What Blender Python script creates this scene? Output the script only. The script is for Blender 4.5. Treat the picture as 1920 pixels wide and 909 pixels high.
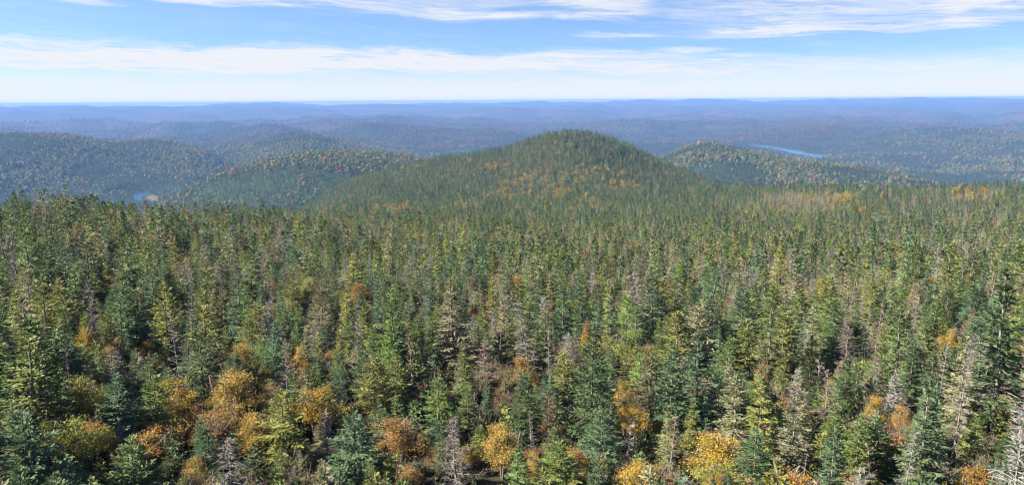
import bpy, math
import numpy as np
from mathutils import Matrix, Vector

for _o in list(bpy.data.objects):
    bpy.data.objects.remove(_o)
SC = bpy.context.scene
COL = SC.collection
R = math.radians

# ------------------------------------------------------------------ camera
PW, PH, FPX = 1920.0, 909.0, 1478.0
PITCH, ROLL = R(10.20), R(-0.40)
CAM_ROT = (Matrix.Rotation(R(90) - PITCH, 3, 'X') @ Matrix.Rotation(ROLL, 3, 'Z'))
CR = np.array(CAM_ROT)
cam_data = bpy.data.cameras.new('camera')
cam_data.sensor_width = 36.0
cam_data.lens = FPX / PW * 36.0
cam_data.clip_start = 0.5
cam_data.clip_end = 150000.0
cam = bpy.data.objects.new('camera', cam_data)
cam.matrix_world = CAM_ROT.to_4x4()
COL.objects.link(cam)
SC.camera = cam

# ------------------------------------------------------------------ exposure
SC.render.engine = 'CYCLES'
SC.view_settings.view_transform = 'Standard'
SC.view_settings.look = 'None'
SC.view_settings.gamma = 1.0
SC.view_settings.use_curve_mapping = False
SC.view_settings.exposure = 2.15
cy = SC.cycles
cy.max_bounces = 4
cy.diffuse_bounces = 2
cy.glossy_bounces = 1
cy.transmission_bounces = 2
cy.transparent_max_bounces = 8
cy.volume_bounces = 0
cy.caustics_reflective = False
cy.caustics_refractive = False
cy.use_denoising = True
cy.denoiser = 'OPENIMAGEDENOISE'
cy.denoising_prefilter = 'ACCURATE'
cy.denoising_input_passes = 'RGB_ALBEDO_NORMAL'
cy.pixel_filter_type = 'BLACKMAN_HARRIS'
cy.filter_width = 1.15

# ------------------------------------------------------------------ sun
SUN_AZ, SUN_EL = R(-99), R(37)
sun_dir = Vector((math.sin(SUN_AZ) * math.cos(SUN_EL), math.cos(SUN_AZ) * math.cos(SUN_EL), math.sin(SUN_EL)))
sun_data = bpy.data.lights.new('sun', 'SUN')
sun_data.energy = 5.0
sun_data.angle = R(0.5)
sun_data.color = (1.0, 0.94, 0.84)
sun = bpy.data.objects.new('sun', sun_data)
sun.rotation_euler = sun_dir.to_track_quat('Z', 'Y').to_euler()
sun.location = sun_dir * 50
COL.objects.link(sun)


# ------------------------------------------------------------------ node helper
class NT:
    def __init__(self, tree):
        self.t = tree
        self.n = tree.nodes
        self.n.clear()

    def put(self, typ, ins=None, **props):
        nd = self.n.new(typ)
        for k, v in props.items():
            setattr(nd, k, v)
        for k, v in (ins or {}).items():
            self.link(nd.inputs[k], v)
        return nd

    def link(self, sock, v):
        if isinstance(v, bpy.types.NodeSocket):
            self.t.links.new(v, sock)
        elif isinstance(v, bpy.types.Node):
            self.t.links.new(v.outputs[0], sock)
        else:
            sock.default_value = v

    def m(self, op, a, b=0.0, c=0.0, clamp=False):
        return self.put('ShaderNodeMath', {0: a, 1: b, 2: c}, operation=op, use_clamp=clamp).outputs[0]

    def vm(self, op, a, b=(0, 0, 0)):
        return self.put('ShaderNodeVectorMath', {0: a, 1: b}, operation=op).outputs[0]

    def mix(self, f, a, b, blend='MIX'):
        nd = self.put('ShaderNodeMix', data_type='RGBA', blend_type=blend)
        self.link(nd.inputs[0], f)
        self.link(nd.inputs[6], a)
        self.link(nd.inputs[7], b)
        return nd.outputs[2]

    def noise(self, vec, scale, detail=3.0, rough=0.55):
        nd = self.put('ShaderNodeTexNoise', {'Vector': vec, 'Scale': scale, 'Detail': detail, 'Roughness': rough})
        return nd.outputs[0]

    def ss(self, x, lo, hi):
        nd = self.put('ShaderNodeMapRange', {0: x, 1: lo, 2: hi, 3: 0.0, 4: 1.0}, interpolation_type='SMOOTHSTEP')
        return nd.outputs[0]

    def comb(self, x, y, z):
        return self.put('ShaderNodeCombineXYZ', {0: x, 1: y, 2: z}).outputs[0]


# ------------------------------------------------------------------ sky and clouds
world = bpy.data.worlds.new('World')
SC.world = world
world.use_nodes = True
g = NT(world.node_tree)
gen = g.put('ShaderNodeTexCoord').outputs['Generated']
sx = g.put('ShaderNodeSeparateXYZ', {0: gen})
zz = g.m('MAXIMUM', sx.outputs[2], 0.0)
zz = g.m('ADD', g.m('MULTIPLY', zz, 2.6), 0.17)
skyv = g.vm('NORMALIZE', g.comb(sx.outputs[0], sx.outputs[1], zz))
sky = g.put('ShaderNodeTexSky', {0: skyv}, sky_type='NISHITA', sun_disc=False, sun_elevation=SUN_EL,
            sun_rotation=SUN_AZ % (2 * math.pi), altitude=800.0, air_density=1.0, dust_density=0.6, ozone_density=2.0)
skyc = g.put('ShaderNodeHueSaturation', {'Hue': 0.499, 'Saturation': 1.06, 'Value': 1.0, 'Color': sky.outputs[0]}).outputs[0]
DEG = 180 / math.pi
az = g.m('MULTIPLY', g.m('ARCTAN2', sx.outputs[0], sx.outputs[1]), DEG)
el = g.m('MULTIPLY', g.m('ARCSINE', sx.outputs[2]), DEG)
warp = g.noise(g.comb(g.m('MULTIPLY', az, 0.09), g.m('MULTIPLY', el, 0.5), 3.0), 1.0, 4.0)
warp2 = g.noise(g.comb(g.m('MULTIPLY', az, 0.12), g.m('MULTIPLY', el, 0.6), 9.0), 1.0, 4.0)
elw = g.m('ADD', el, g.m('MULTIPLY', g.m('SUBTRACT', warp, 0.5), 1.6))
azw = g.m('ADD', az, g.m('MULTIPLY', g.m('SUBTRACT', warp2, 0.5), 12.0))
# streaky cirrus, gently sloped
str_el = g.m('ADD', g.m('MULTIPLY', elw, 1.3), g.m('MULTIPLY', azw, 0.07))
streak = g.noise(g.comb(g.m('MULTIPLY', azw, 0.10), str_el, 1.7), 1.0, 6.0, 0.6)
fine = g.noise(g.comb(g.m('MULTIPLY', azw, 0.22), g.m('MULTIPLY', elw, 2.6), 5.0), 1.0, 6.0, 0.62)


fiber = g.noise(g.comb(g.m('MULTIPLY', azw, 0.35), g.m('ADD', g.m('MULTIPLY', elw, 5.5), g.m('MULTIPLY', az, 0.22)), 8.0), 1.0, 5.0, 0.6)
fine = g.m('ADD', g.m('MULTIPLY', fine, 0.7), g.m('MULTIPLY', fiber, 0.3))
streak = g.m('ADD', g.m('MULTIPLY', streak, 0.6), g.m('MULTIPLY', fiber, 0.4))


def blob(a0, e0, ra, re, slope=0.0, soft=1.0):
    da = g.m('DIVIDE', g.m('SUBTRACT', az, a0), ra)
    e = g.m('SUBTRACT', g.m('SUBTRACT', elw, e0), g.m('MULTIPLY', g.m('SUBTRACT', az, a0), slope))
    de = g.m('DIVIDE', e, re)
    r2 = g.m('ADD', g.m('MULTIPLY', da, da), g.m('MULTIPLY', de, de))
    return g.ss(r2, 1.0, 1.0 - soft)


def deg_of(px, py):
    return (math.degrees(math.atan((px - 960) / FPX)), (188 - py) / FPX * DEG)


cloud = 0.0
for px, py, rpx, rpy, slope, amp, nz in (
        (120, 108, 560, 36, -0.008, 1.25, fine), (640, 108, 640, 26, -0.01, 1.1, fine), (450, 122, 700, 26, 0.0, 0.8, fine),
        (1000, 118, 520, 28, 0.0, 0.75, streak), (780, 26, 300, 17, -0.055, 0.95, streak), (1120, 22, 130, 30, 0.02, 0.75, streak),
        (1130, 42, 120, 14, 0.04, 0.8, fine), (1450, 70, 230, 18, 0.01, 1.15, fine), (1720, 74, 150, 17, -0.02, 0.95, fine),
        (1160, 72, 120, 8, -0.01, 0.8, fine), (1300, 105, 90, 10, 0.0, 0.7, fine), (1600, 30, 460, 50, 0.02, 0.85, streak), (1870, 45, 170, 50, 0.05, 0.85, streak), (900, 12, 330, 16, -0.02, 0.6, fine), (1010, 40, 170, 16, -0.03, 0.7, streak),
        (330, 14, 340, 13, -0.045, 1.2, fine), (160, 28, 110, 9, -0.05, 0.9, fine), (60, 22, 60, 8, -0.03, 0.7, fine), (1500, 130, 640, 24, 0.0, 0.6, streak)):
    a0, e0 = deg_of(px, py)
    b = blob(a0, e0, rpx / FPX * DEG, rpy / FPX * DEG, slope)
    dens = g.ss(g.m('ADD', g.m('MULTIPLY', b, 0.50), g.m('MULTIPLY', nz, 2.3)), 1.12, 2.0)
    cloud = g.m('ADD', cloud, g.m('MULTIPLY', g.m('MULTIPLY', dens, b), amp))
veil = g.ss(el, 3.4, 0.5)
cloud = g.m('ADD', cloud, g.m('MULTIPLY', veil, g.m('ADD', 0.74, g.m('MULTIPLY', fine, 0.3))))
thin = g.m('ADD', g.m('MULTIPLY', g.ss(streak, 0.42, 0.8), 0.3), 0.0)
cloud = g.m('ADD', cloud, g.m('MULTIPLY', thin, g.ss(el, 25.0, 3.0)))
cloud = g.m('MULTIPLY', g.m('MINIMUM', cloud, 1.0), 0.96)
SKY_STR = 0.066
final = g.mix(cloud, skyc, (3.02, 3.08, 3.24, 1.0))
bg = g.put('ShaderNodeBackground', {0: final, 1: SKY_STR})
g.put('ShaderNodeOutputWorld', {0: bg.outputs[0]})

# ------------------------------------------------------------------ projection and noise helpers


def ray(px, py):
    v = CR @ np.array([(px - PW / 2) / FPX, -(py - PH / 2) / FPX, -1.0])
    return v


def az_of(px, py=400):
    v = ray(px, py)
    return math.atan2(v[0], v[1])


def z_at(px, py, d):
    v = ray(px, py)
    return d * v[2] / math.hypot(v[0], v[1])


def proj(P):
    P = np.atleast_2d(P)
    q = P @ CR
    return PW / 2 + FPX * q[:, 0] / -q[:, 2], PH / 2 - FPX * q[:, 1] / -q[:, 2]


def vnoise(x, y, seed=0):
    xi = np.floor(x).astype(np.int64)
    yi = np.floor(y).astype(np.int64)
    fx, fy = x - xi, y - yi
    fx = fx * fx * fx * (fx * (fx * 6 - 15) + 10)
    fy = fy * fy * fy * (fy * (fy * 6 - 15) + 10)

    def h(a, b):
        n = (a * 374761393 + b * 668265263 + seed * 1442695041) & 0x7fffffff
        n = ((n ^ (n >> 13)) * 1274126177) & 0x7fffffff
        return ((n ^ (n >> 16)) & 0xffff) / 65535.0
    a, b, c, d = h(xi, yi), h(xi + 1, yi), h(xi, yi + 1), h(xi + 1, yi + 1)
    return (a * (1 - fx) + b * fx) * (1 - fy) + (c * (1 - fx) + d * fx) * fy


def fbm(x, y, seed=0, octs=4):
    s, a, t = 0.0, 1.0, 0.0
    for k in range(octs):
        s = s + a * vnoise(x * 2 ** k + 17.3 * k, y * 2 ** k - 9.1 * k, seed + k)
        t += a
        a *= 0.5
    return s / t


def sstep(x, lo, hi):
    t = np.clip((x - lo) / (hi - lo), 0, 1)
    return t * t * (3 - 2 * t)


# ------------------------------------------------------------------ terrain
FLOOR = -330.0
CANOPY = 5.6
# each column: photo x, then (distance, photo y of the canopy) or (distance, None, ground height)
PROFILE = [
    (-260, [(35, 915), (66, 612), (120, 470), (240, 338), (330, None, -60), (520, None, -150), (900, None, -270), (1500, None, -330)]),
    (0, [(35, 915), (66, 615), (120, 484), (240, 357), (330, None, -64), (520, None, -140), (900, None, -260), (1500, None, -330)]),
    (160, [(35, 915), (66, 615), (120, 490), (260, 370), (350, None, -72), (540, None, -140), (900, None, -250), (1500, None, -330)]),
    (240, [(35, 915), (66, 615), (125, 494), (245, 418), (300, 398), (400, None, -86), (600, None, -140), (1000, None, -240), (1500, None, -330)]),
    (320, [(35, 915), (66, 615), (130, 490), (230, 430), (330, 397), (430, None, -86), (600, None, -130), (1000, None, -230), (1600, None, -330)]),
    (480, [(35, 915), (66, 612), (130, 497), (230, 432), (350, 396), (470, None, -84), (650, None, -135), (1000, None, -200), (1400, None, -235), (2000, None, -330)]),
    (640, [(35, 915), (66, 610), (130, 500), (220, 447), (350, 404), (480, None, -84), (600, None, -108), (750, 388), (900, 368), (1100, 352), (1320, 334), (1500, None, -165), (2200, None, -330)]),
    (800, [(35, 915), (66, 610), (130, 502), (220, 452), (360, 414), (550, 398), (750, 374), (900, 350), (1080, 326), (1280, 294), (1400, None, -110), (1600, None, -150), (2300, None, -330)]),
    (960, [(35, 915), (66, 610), (130, 505), (220, 456), (380, 423), (550, 399), (800, 366), (1000, 324), (1220, 270), (1350, None, -90), (1600, None, -150), (2300, None, -330)]),
    (1020, [(35, 915), (66, 610), (130, 506), (220, 456), (380, 421), (550, 395), (800, 357), (1000, 308), (1220, 240), (1350, None, -75), (1600, None, -140), (2300, None, -330)]),
    (1090, [(35, 915), (66, 610), (130, 507), (220, 456), (380, 419), (550, 392), (800, 353), (1000, 300), (1220, 231), (1350, None, -75), (1600, None, -140), (2300, None, -330)]),
    (1150, [(35, 915), (66, 610), (130, 508), (220, 457), (380, 420), (550, 393), (800, 357), (1000, 310), (1210, 252), (1330, None, -80), (1600, None, -150), (2300, None, -330)]),
    (1220, [(35, 915), (66, 610), (130, 509), (220, 458), (380, 421), (550, 394), (780, 364), (980, 326), (1190, 283), (1300, None, -105), (1600, None, -170), (2300, None, -330)]),
    (1300, [(35, 915), (66, 610), (130, 511), (220, 460), (380, 422), (550, 394), (750, 369), (950, 343), (1130, 318), (1260, None, -135), (1500, None, -190), (2100, None, -330)]),
    (1400, [(35, 915), (66, 610), (130, 514), (220, 464), (360, 428), (520, 395), (700, 370), (880, 351), (980, 341), (1100, None, -140), (1400, None, -210), (2000, None, -330)]),
    (1500, [(35, 915), (66, 610), (130, 511), (220, 470), (330, 440), (480, 405), (640, 376), (860, 343), (970, None, -115), (1300, None, -210), (1900, None, -330)]),
    (1640, [(35, 915), (66, 610), (130, 511), (220, 474), (310, 450), (450, 412), (600, 380), (800, 350), (910, None, -110), (1200, None, -200), (1800, None, -330)]),
    (1780, [(35, 915), (66, 612), (130, 511), (220, 474), (310, 446), (450, 404), (600, 370), (750, 346), (860, None, -100), (1150, None, -190), (1700, None, -330)]),
    (1920, [(35, 915), (66, 614), (130, 511), (220, 472), (310, 440), (450, 398), (600, 363), (720, 344), (830, None, -95), (1100, None, -180), (1700, None, -330)]),
    (2200, [(35, 915), (66, 614), (130, 509), (220, 468), (310, 434), (450, 390), (600, 355), (720, 338), (830, None, -95), (1100, None, -180), (1700, None, -330)]),
]
LD0, LD1, NLD = math.log(8.0), math.log(2600.0), 300
ldg = np.linspace(LD0, LD1, NLD)
cols_az, cols_z = [], []
for px, pts in PROFILE:
    ds, zs = [8.0, 20.0], [-22.0, -22.5]
    for p in pts:
        ds.append(p[0])
        zs.append(z_at(px, p[1], p[0]) - CANOPY if p[1] is not None else p[2])
    zs[0] = zs[1] = zs[2] + 1.0
    ds.append(2600.0)
    zs.append(FLOOR)
    cols_az.append(az_of(px))
    cols_z.append(np.interp(np.exp(ldg), ds, zs))
cols_az = np.array(cols_az)
cols_z = np.array(cols_z)
NAZ = 240
azg = np.linspace(R(-46), R(46), NAZ)
GRID = np.stack([np.interp(azg, cols_az, cols_z[:, k]) for k in range(NLD)], 1)


def blur(a, n, axis):
    k = np.exp(-np.linspace(-2, 2, 2 * n + 1) ** 2)
    k /= k.sum()
    pad = [(0, 0), (0, 0)]
    pad[axis] = (n, n)
    b = np.pad(a, pad, mode='edge')
    return np.apply_along_axis(lambda v: np.convolve(v, k, 'valid'), axis, b)


GRID = blur(blur(GRID, 5, 1), 6, 0)

# hills: photo x, photo y of the top, distance, half width to the left and right (m), half depth, power
HILLS = [
    (-60, 247, 4000, 800, 700, 520, 2.0), (110, 253, 4000, 500, 330, 500, 2.0), (265, 254, 4050, 230, 300, 480, 2.0), (350, 274, 3950, 200, 230, 460, 2.0),
    (570, 290, 2250, 260, 300, 420, 2.0), (745, 277, 2300, 320, 190, 420, 2.0), (450, 312, 2300, 170, 240, 380, 2.0), (650, 291, 2250, 300, 250, 420, 2.0),
    (535, 245, 4300, 260, 360, 700, 2.0), (440, 258, 4700, 140, 160, 500, 2.0), (620, 262, 4300, 300, 320, 600, 2.0),
    (710, 236, 6600, 420, 520, 900, 2.0), (900, 250, 6300, 380, 320, 800, 2.0), (820, 252, 6500, 400, 300, 800, 2.0), (500, 240, 7000, 400, 300, 800, 2.0),
    (1330, 265, 2700, 230, 240, 480, 2.0), (1430, 285, 2650, 220, 230, 420, 2.0), (1530, 304, 2550, 220, 230, 380, 2.0), (1640, 324, 2450, 200, 200, 330, 2.0), (1720, 337, 2400, 160, 170, 300, 2.0),
    (1062, 197, 15500, 620, 660, 1500, 1.7),
    (1790, 244, 6300, 560, 640, 800, 2.0), (1540, 235, 7800, 500, 620, 1000, 2.0), (1920, 262, 6000, 500, 500, 800, 2.0), (1680, 250, 7400, 500, 500, 800, 2.0),
]
HP = []
for px, py, d, wl, wr, dp, pw in HILLS:
    a = az_of(px, py)
    HP.append((d * math.sin(a), d * math.cos(a), a, z_at(px, py, d) - (13 + 0.0035 * d if d < 5000 else 4) - FLOOR, wl, wr, dp, pw))

LAKE_PX = [(1402, 271), (1432, 273), (1466, 278.5), (1500, 283.5), (1512, 287.5), (1526, 289), (1551, 290.5), (1549, 294), (1528, 295), (1508, 290.5), (1492, 289), (1455, 280.5), (1420, 275)]
POND_PX = [(249, 367.5), (256, 364), (272, 362), (277, 363.5), (268, 367), (265, 373), (255, 374.5)]
LAKE2_PX = [(1290, 239.2), (1300, 238.2), (1332, 238.0), (1368, 239.6), (1330, 240.4), (1300, 240.6)]
BANK_PX = [(273, 373), (277, 369), (286, 365.5), (290, 367), (296, 370), (293, 373), (297, 377), (285, 377), (280, 374)]


SKYLINE = [(-300, 199), (0, 197), (150, 196.5), (330, 196), (380, 195), (430, 192), (500, 193), (600, 195), (700, 193), (800, 192.5), (900, 190.5), (1050, 190), (1130, 188), (1200, 186.5),
           (1300, 185), (1400, 187), (1500, 185.5), (1600, 186), (1700, 184.5), (1790, 181.5), (1850, 183.5), (1920, 181.5), (2200, 180)]
SKY_AZ = np.array([az_of(p[0], p[1]) for p in SKYLINE])
SKY_Z = np.array([z_at(p[0], p[1] + 0.6, 21500) for p in SKYLINE])


def plane_poly(pts, z):
    out = []
    for px, py in pts:
        v = ray(px, py)
        out.append((v[0] * z / v[2], v[1] * z / v[2]))
    return np.array(out)


LAKE = plane_poly(LAKE_PX, FLOOR)
POND = plane_poly(POND_PX, FLOOR + 6)
LAKE2 = plane_poly(LAKE2_PX, FLOOR)
BANK = plane_poly(BANK_PX, FLOOR + 6)


def poly_dist(x, y, poly):
    """signed distance, negative inside"""
    x = np.asarray(x, float)
    y = np.asarray(y, float)
    best = np.full(x.shape, 1e12)
    inside = np.zeros(x.shape, bool)
    n = len(poly)
    for i in range(n):
        ax, ay = poly[i]
        bx, by = poly[(i + 1) % n]
        ex, ey = bx - ax, by - ay
        t = np.clip(((x - ax) * ex + (y - ay) * ey) / (ex * ex + ey * ey), 0, 1)
        best = np.minimum(best, np.hypot(x - ax - t * ex, y - ay - t * ey))
        c = ((ay > y) != (by > y)) & (x < (bx - ax) * (y - ay) / (by - ay + 1e-12) + ax)
        inside ^= c
    return np.where(inside, -best, best)


def terrain(x, y):
    x = np.asarray(x, float)
    y = np.asarray(y, float)
    d = np.hypot(x, y) + 1e-6
    a = np.arctan2(x, y)
    fi = np.clip((a - azg[0]) / (azg[1] - azg[0]), 0, NAZ - 1.001)
    fj = np.clip((np.log(np.maximum(d, 8.0)) - LD0) / (ldg[1] - ldg[0]), 0, NLD - 1.001)
    i, j = fi.astype(int), fj.astype(int)
    u, v = fi - i, fj - j
    near = (GRID[i, j] * (1 - u) * (1 - v) + GRID[i + 1, j] * u * (1 - v) + GRID[i, j + 1] * (1 - u) * v + GRID[i + 1, j + 1] * u * v)
    near = near + (fbm(x / 60, y / 60, 3, 3) - 0.5) * 4.0 * sstep(d, 30, 120)
    s = 0.0
    for hx, hy, ha, hh, wl, wr, dp, pw in HP:
        dx, dy = x - hx, y - hy
        c, sn = math.cos(ha), math.sin(ha)
        lx = dx * c - dy * sn
        ly = dx * sn + dy * c
        lx = np.where(lx < 0, lx / wl, lx / wr)
        r = np.sqrt(lx * lx + (ly / dp) ** 2)
        s = s + (hh * np.exp(-0.69 * r ** pw)) ** 6
    s = s + np.maximum(near - FLOOR, 0.0) ** 6
    hills = s ** (1 / 6.0)
    w = sstep(d, 1500, 4000)
    rough = (fbm(x / 330, y / 330, 11, 4) - 0.5) * 44 * sstep(d, 1700, 2400)
    rough = rough + (fbm(x / 1500, y / 1100, 21, 4) - 0.45) * 80 * sstep(d, 3800, 8000) * (1 - 0.5 * sstep(d, 12000, 18000))
    rid = 0.0
    for q, (d0, amp) in enumerate(((7000, 75), (8600, 105), (10400, 120), (12600, 130), (15000, 125), (17600, 110))):
        dr = d0 * (1 + 0.16 * (fbm(a * 7.0 + 3.1 * q, a * 0 + q, 131 + q, 3) - 0.5))
        hgt_ = np.maximum(fbm(a * (8.0 + q * 1.5) + 7.7 * q, a * 0 + 2.5 * q, 151 + q, 4) - 0.28, 0) * 1.9
        rid = np.maximum(rid, amp * hgt_ * np.exp(-((d - dr) / (0.065 * d0)) ** 2))
    rough = rough + rid * sstep(d, 4800, 6500)
    sky_z = np.minimum(np.interp(a, SKY_AZ, SKY_Z) - 8 + 120 * (fbm(a * 30, a * 0, 171, 4) - 0.5), 8.0)
    lift = 205 * sstep(d, 7000, 20500)
    far = np.maximum(sky_z - FLOOR, 0) * np.exp(-((d - 21500) / 1500.0) ** 2)
    dl = poly_dist(x, y, LAKE)
    dp_ = poly_dist(x, y, POND)
    d2 = poly_dist(x, y, LAKE2)
    db = poly_dist(x, y, BANK)
    flat = sstep(dl, 20, 420) * sstep(dp_, 10, 120) * sstep(d2, 20, 500) * sstep(db, 5, 120)
    z = FLOOR + np.where(d > 9000, np.maximum(np.maximum(hills, rough * flat * (1 - sstep(d, 18500, 20500)) + lift), far), hills + rough * flat + lift)
    z = np.where(d > 1500, np.minimum(z, 8.0), z)
    zf = FLOOR + 2.0
    z = np.where(dl < 420, zf + (z - zf) * sstep(dl, 15, 420), z)
    z = np.where(d2 < 500, zf + (z - zf) * sstep(d2, 20, 500), z)
    zp = FLOOR + 7.0
    dpb = np.minimum(dp_, db)
    z = np.where(dpb < 120, zp + (z - zp) * sstep(dpb, 8, 120), z)
    z = np.where(dl < 10, FLOOR - 4, z)
    z = np.where(d2 < 10, FLOOR - 4, z)
    z = np.where(dp_ < 3, FLOOR + 3, z)
    return z


# ------------------------------------------------------------------ mesh helpers
def mesh_from(name, V, Q, mats, mat_idx=None, fattr=None, smooth=False):
    """V (n,3), Q (m,4) or (m,3)"""
    me = bpy.data.meshes.new(name)
    V = np.ascontiguousarray(V, np.float32)
    Q = np.ascontiguousarray(Q, np.int32)
    m, k = Q.shape
    me.vertices.add(len(V))
    me.vertices.foreach_set('co', V.ravel())
    me.loops.add(m * k)
    me.loops.foreach_set('vertex_index', Q.ravel())
    me.polygons.add(m)
    me.polygons.foreach_set('loop_start', np.arange(0, m * k, k, dtype=np.int32))
    for mt in mats:
        me.materials.append(mt)
    if mat_idx is not None:
        me.polygons.foreach_set('material_index', np.ascontiguousarray(mat_idx, np.int32))
    if fattr is not None:
        for nm, val in fattr.items():
            at = me.attributes.new(nm, 'FLOAT', 'FACE')
            at.data.foreach_set('value', np.ascontiguousarray(val, np.float32))
    me.update(calc_edges=True)
    me.polygons.foreach_set('use_smooth', np.full(m, smooth))
    return me


def link(name, me, parent=None):
    o = bpy.data.objects.new(name, me)
    COL.objects.link(o)
    o.parent = parent
    return o


# ------------------------------------------------------------------ materials
def new_mat(name):
    m = bpy.data.materials.new(name)
    m.use_nodes = True
    return m, NT(m.node_tree)


def leaf_material(name, transl, spread, rough=0.6):
    m, t = new_mat(name)
    tint = t.put('ShaderNodeAttribute', attribute_type='INSTANCER', attribute_name='tint')
    v = t.put('ShaderNodeAttribute', attribute_type='GEOMETRY', attribute_name='leaf_random').outputs['Fac']
    k = t.m('ADD', 1.0 - spread, t.m('MULTIPLY', v, 2 * spread))
    col = t.vm('MULTIPLY', tint.outputs['Vector'], t.comb(k, k, k))
    warm = t.m('MULTIPLY', t.m('SUBTRACT', v, 0.5), 0.10)
    hs = t.put('ShaderNodeHueSaturation', {'Hue': t.m('SUBTRACT', 0.5, t.m('MULTIPLY', warm, 0.4 if transl < 0.3 else 0.8)), 'Saturation': 1.0, 'Value': 1.0, 'Color': col}).outputs[0]
    p = t.put('ShaderNodeBsdfPrincipled', {'Base Color': hs, 'Roughness': rough, 'Specular IOR Level': 0.25})
    tr = t.put('ShaderNodeBsdfTranslucent', {'Color': hs})
    mx = t.put('ShaderNodeMixShader', {0: transl, 1: p.outputs[0], 2: tr.outputs[0]})
    t.put('ShaderNodeOutputMaterial', {0: mx.outputs[0]})
    return m


def bark_material(name, a, b):
    m, t = new_mat(name)
    tc = t.put('ShaderNodeTexCoord').outputs['Object']
    n = t.noise(t.vm('MULTIPLY', tc, (6, 6, 1.6)), 3.0, 5.0, 0.65)
    col = t.mix(t.ss(n, 0.35, 0.68), a, b)
    p = t.put('ShaderNodeBsdfPrincipled', {'Base Color': col, 'Roughness': 0.85, 'Specular IOR Level': 0.15})
    bp = t.put('ShaderNodeBump', {'Strength': 0.5, 'Distance': 0.03, 'Height': n})
    t.link(p.inputs['Normal'], bp.outputs[0])
    t.put('ShaderNodeOutputMaterial', {0: p.outputs[0]})
    return m


MAT_NEEDLE = leaf_material('fir_needles', 0.28, 0.38)
MAT_LEAF = leaf_material('autumn_leaves', 0.30, 0.42)
MAT_TWIG = leaf_material('dead_twigs', 0.0, 0.30, 0.85)
MAT_BARK = bark_material('fir_bark', (0.09, 0.075, 0.06, 1), (0.24, 0.21, 0.18, 1))
MAT_DEADWOOD = bark_material('weathered_wood', (0.10, 0.088, 0.075, 1), (0.23, 0.21, 0.19, 1))
MAT_BIRCH = bark_material('birch_bark', (0.08, 0.06, 0.045, 1), (0.20, 0.17, 0.14, 1))


# ------------------------------------------------------------------ plant builders
class MB:
    def __init__(self):
        self.V, self.Q, self.A, self.n = [], [], [], 0

    def add(self, V, Q, a):
        self.V.append(V)
        self.Q.append(Q + self.n)
        self.A.append(a)
        self.n += len(V)

    def diamonds(self, c, d, nrm, ln, wd, rnd):
        """leaf shaped quads starting at c along d, lying across nrm"""
        d = d / (np.linalg.norm(d, axis=1, keepdims=True) + 1e-9)
        s = np.cross(d, nrm)
        s /= (np.linalg.norm(s, axis=1, keepdims=True) + 1e-9)
        n2 = np.cross(s, d)
        ln = np.asarray(ln)[:, None] if np.ndim(ln) else ln
        wd = np.asarray(wd)[:, None] if np.ndim(wd) else wd
        m = len(c)
        mid = c + d * ln * 0.5 + n2 * wd * 0.12
        V = np.stack([c, mid + s * wd * 0.5, c + d * ln, mid - s * wd * 0.5], 1).reshape(-1, 3)
        Q = np.arange(4 * m).reshape(m, 4)
        self.add(V, Q, rnd)

    def tube(self, pts, rad, sides=5, rnd=0.5):
        pts = np.asarray(pts, float)
        rad = np.asarray(rad, float)
        k = len(pts)
        tan = np.gradient(pts, axis=0)
        tan /= np.linalg.norm(tan, axis=1, keepdims=True) + 1e-9
        ref = np.array([1.0, 0.0, 0.0]) if abs(tan[0][2]) > 0.7 else np.array([0.0, 0.0, 1.0])
        s = np.cross(tan, ref)
        s /= np.linalg.norm(s, axis=1, keepdims=True) + 1e-9
        b = np.cross(tan, s)
        ang = np.arange(sides) * 2 * math.pi / sides
        V = pts[:, None, :] + rad[:, None, None] * (np.cos(ang)[None, :, None] * s[:, None, :] + np.sin(ang)[None, :, None] * b[:, None, :])
        V = V.reshape(-1, 3)
        Q = []
        for i in range(k - 1):
            for j in range(sides):
                j2 = (j + 1) % sides
                Q.append((i * sides + j, i * sides + j2, (i + 1) * sides + j2, (i + 1) * sides + j))
        self.add(V, np.array(Q), np.full(len(Q), rnd))

    def arrays(self):
        return np.concatenate(self.V), np.concatenate(self.Q), np.concatenate(self.A)


def norm(v):
    return v / (np.linalg.norm(v, axis=-1, keepdims=True) + 1e-9)


def trunk_path(rs, H, lean=0.02):
    k = 9
    z = np.linspace(-0.4, H, k)
    wob = np.cumsum(rs.normal(0, lean * H / k, (k, 2)), 0)
    return np.column_stack([wob - wob[0], z])


def whorls(rs, H, R0, base, gap, nb, fill=1.0, bushy=0.0):
    """branch roots, directions and lengths for a conifer"""
    out = []
    z = base * H
    while z < H * 0.985:
        t = (z / H - base) / (1 - base)
        L = R0 * ((1 - t) ** (0.80 - 0.35 * bushy)) * (0.35 + 0.65 * min(1, t * 7 + 0.55))
        n = max(3, int(round(nb * (1 - 0.4 * t))))
        a0 = rs.uniform(0, 6.28)
        for q in range(n):
            if rs.random() > fill:
                continue
            a = a0 + 6.283 * q / n + rs.normal(0, 0.25)
            pitch = -0.32 + 1.0 * t ** 1.3 + rs.normal(0, 0.13)
            out.append((z + rs.normal(0, gap * 0.25), a, pitch, max(0.12, L * rs.uniform(0.62, 1.15))))
        z += gap * (1.0 - 0.45 * t) * rs.uniform(0.8, 1.2)
    return np.array(out)


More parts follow.
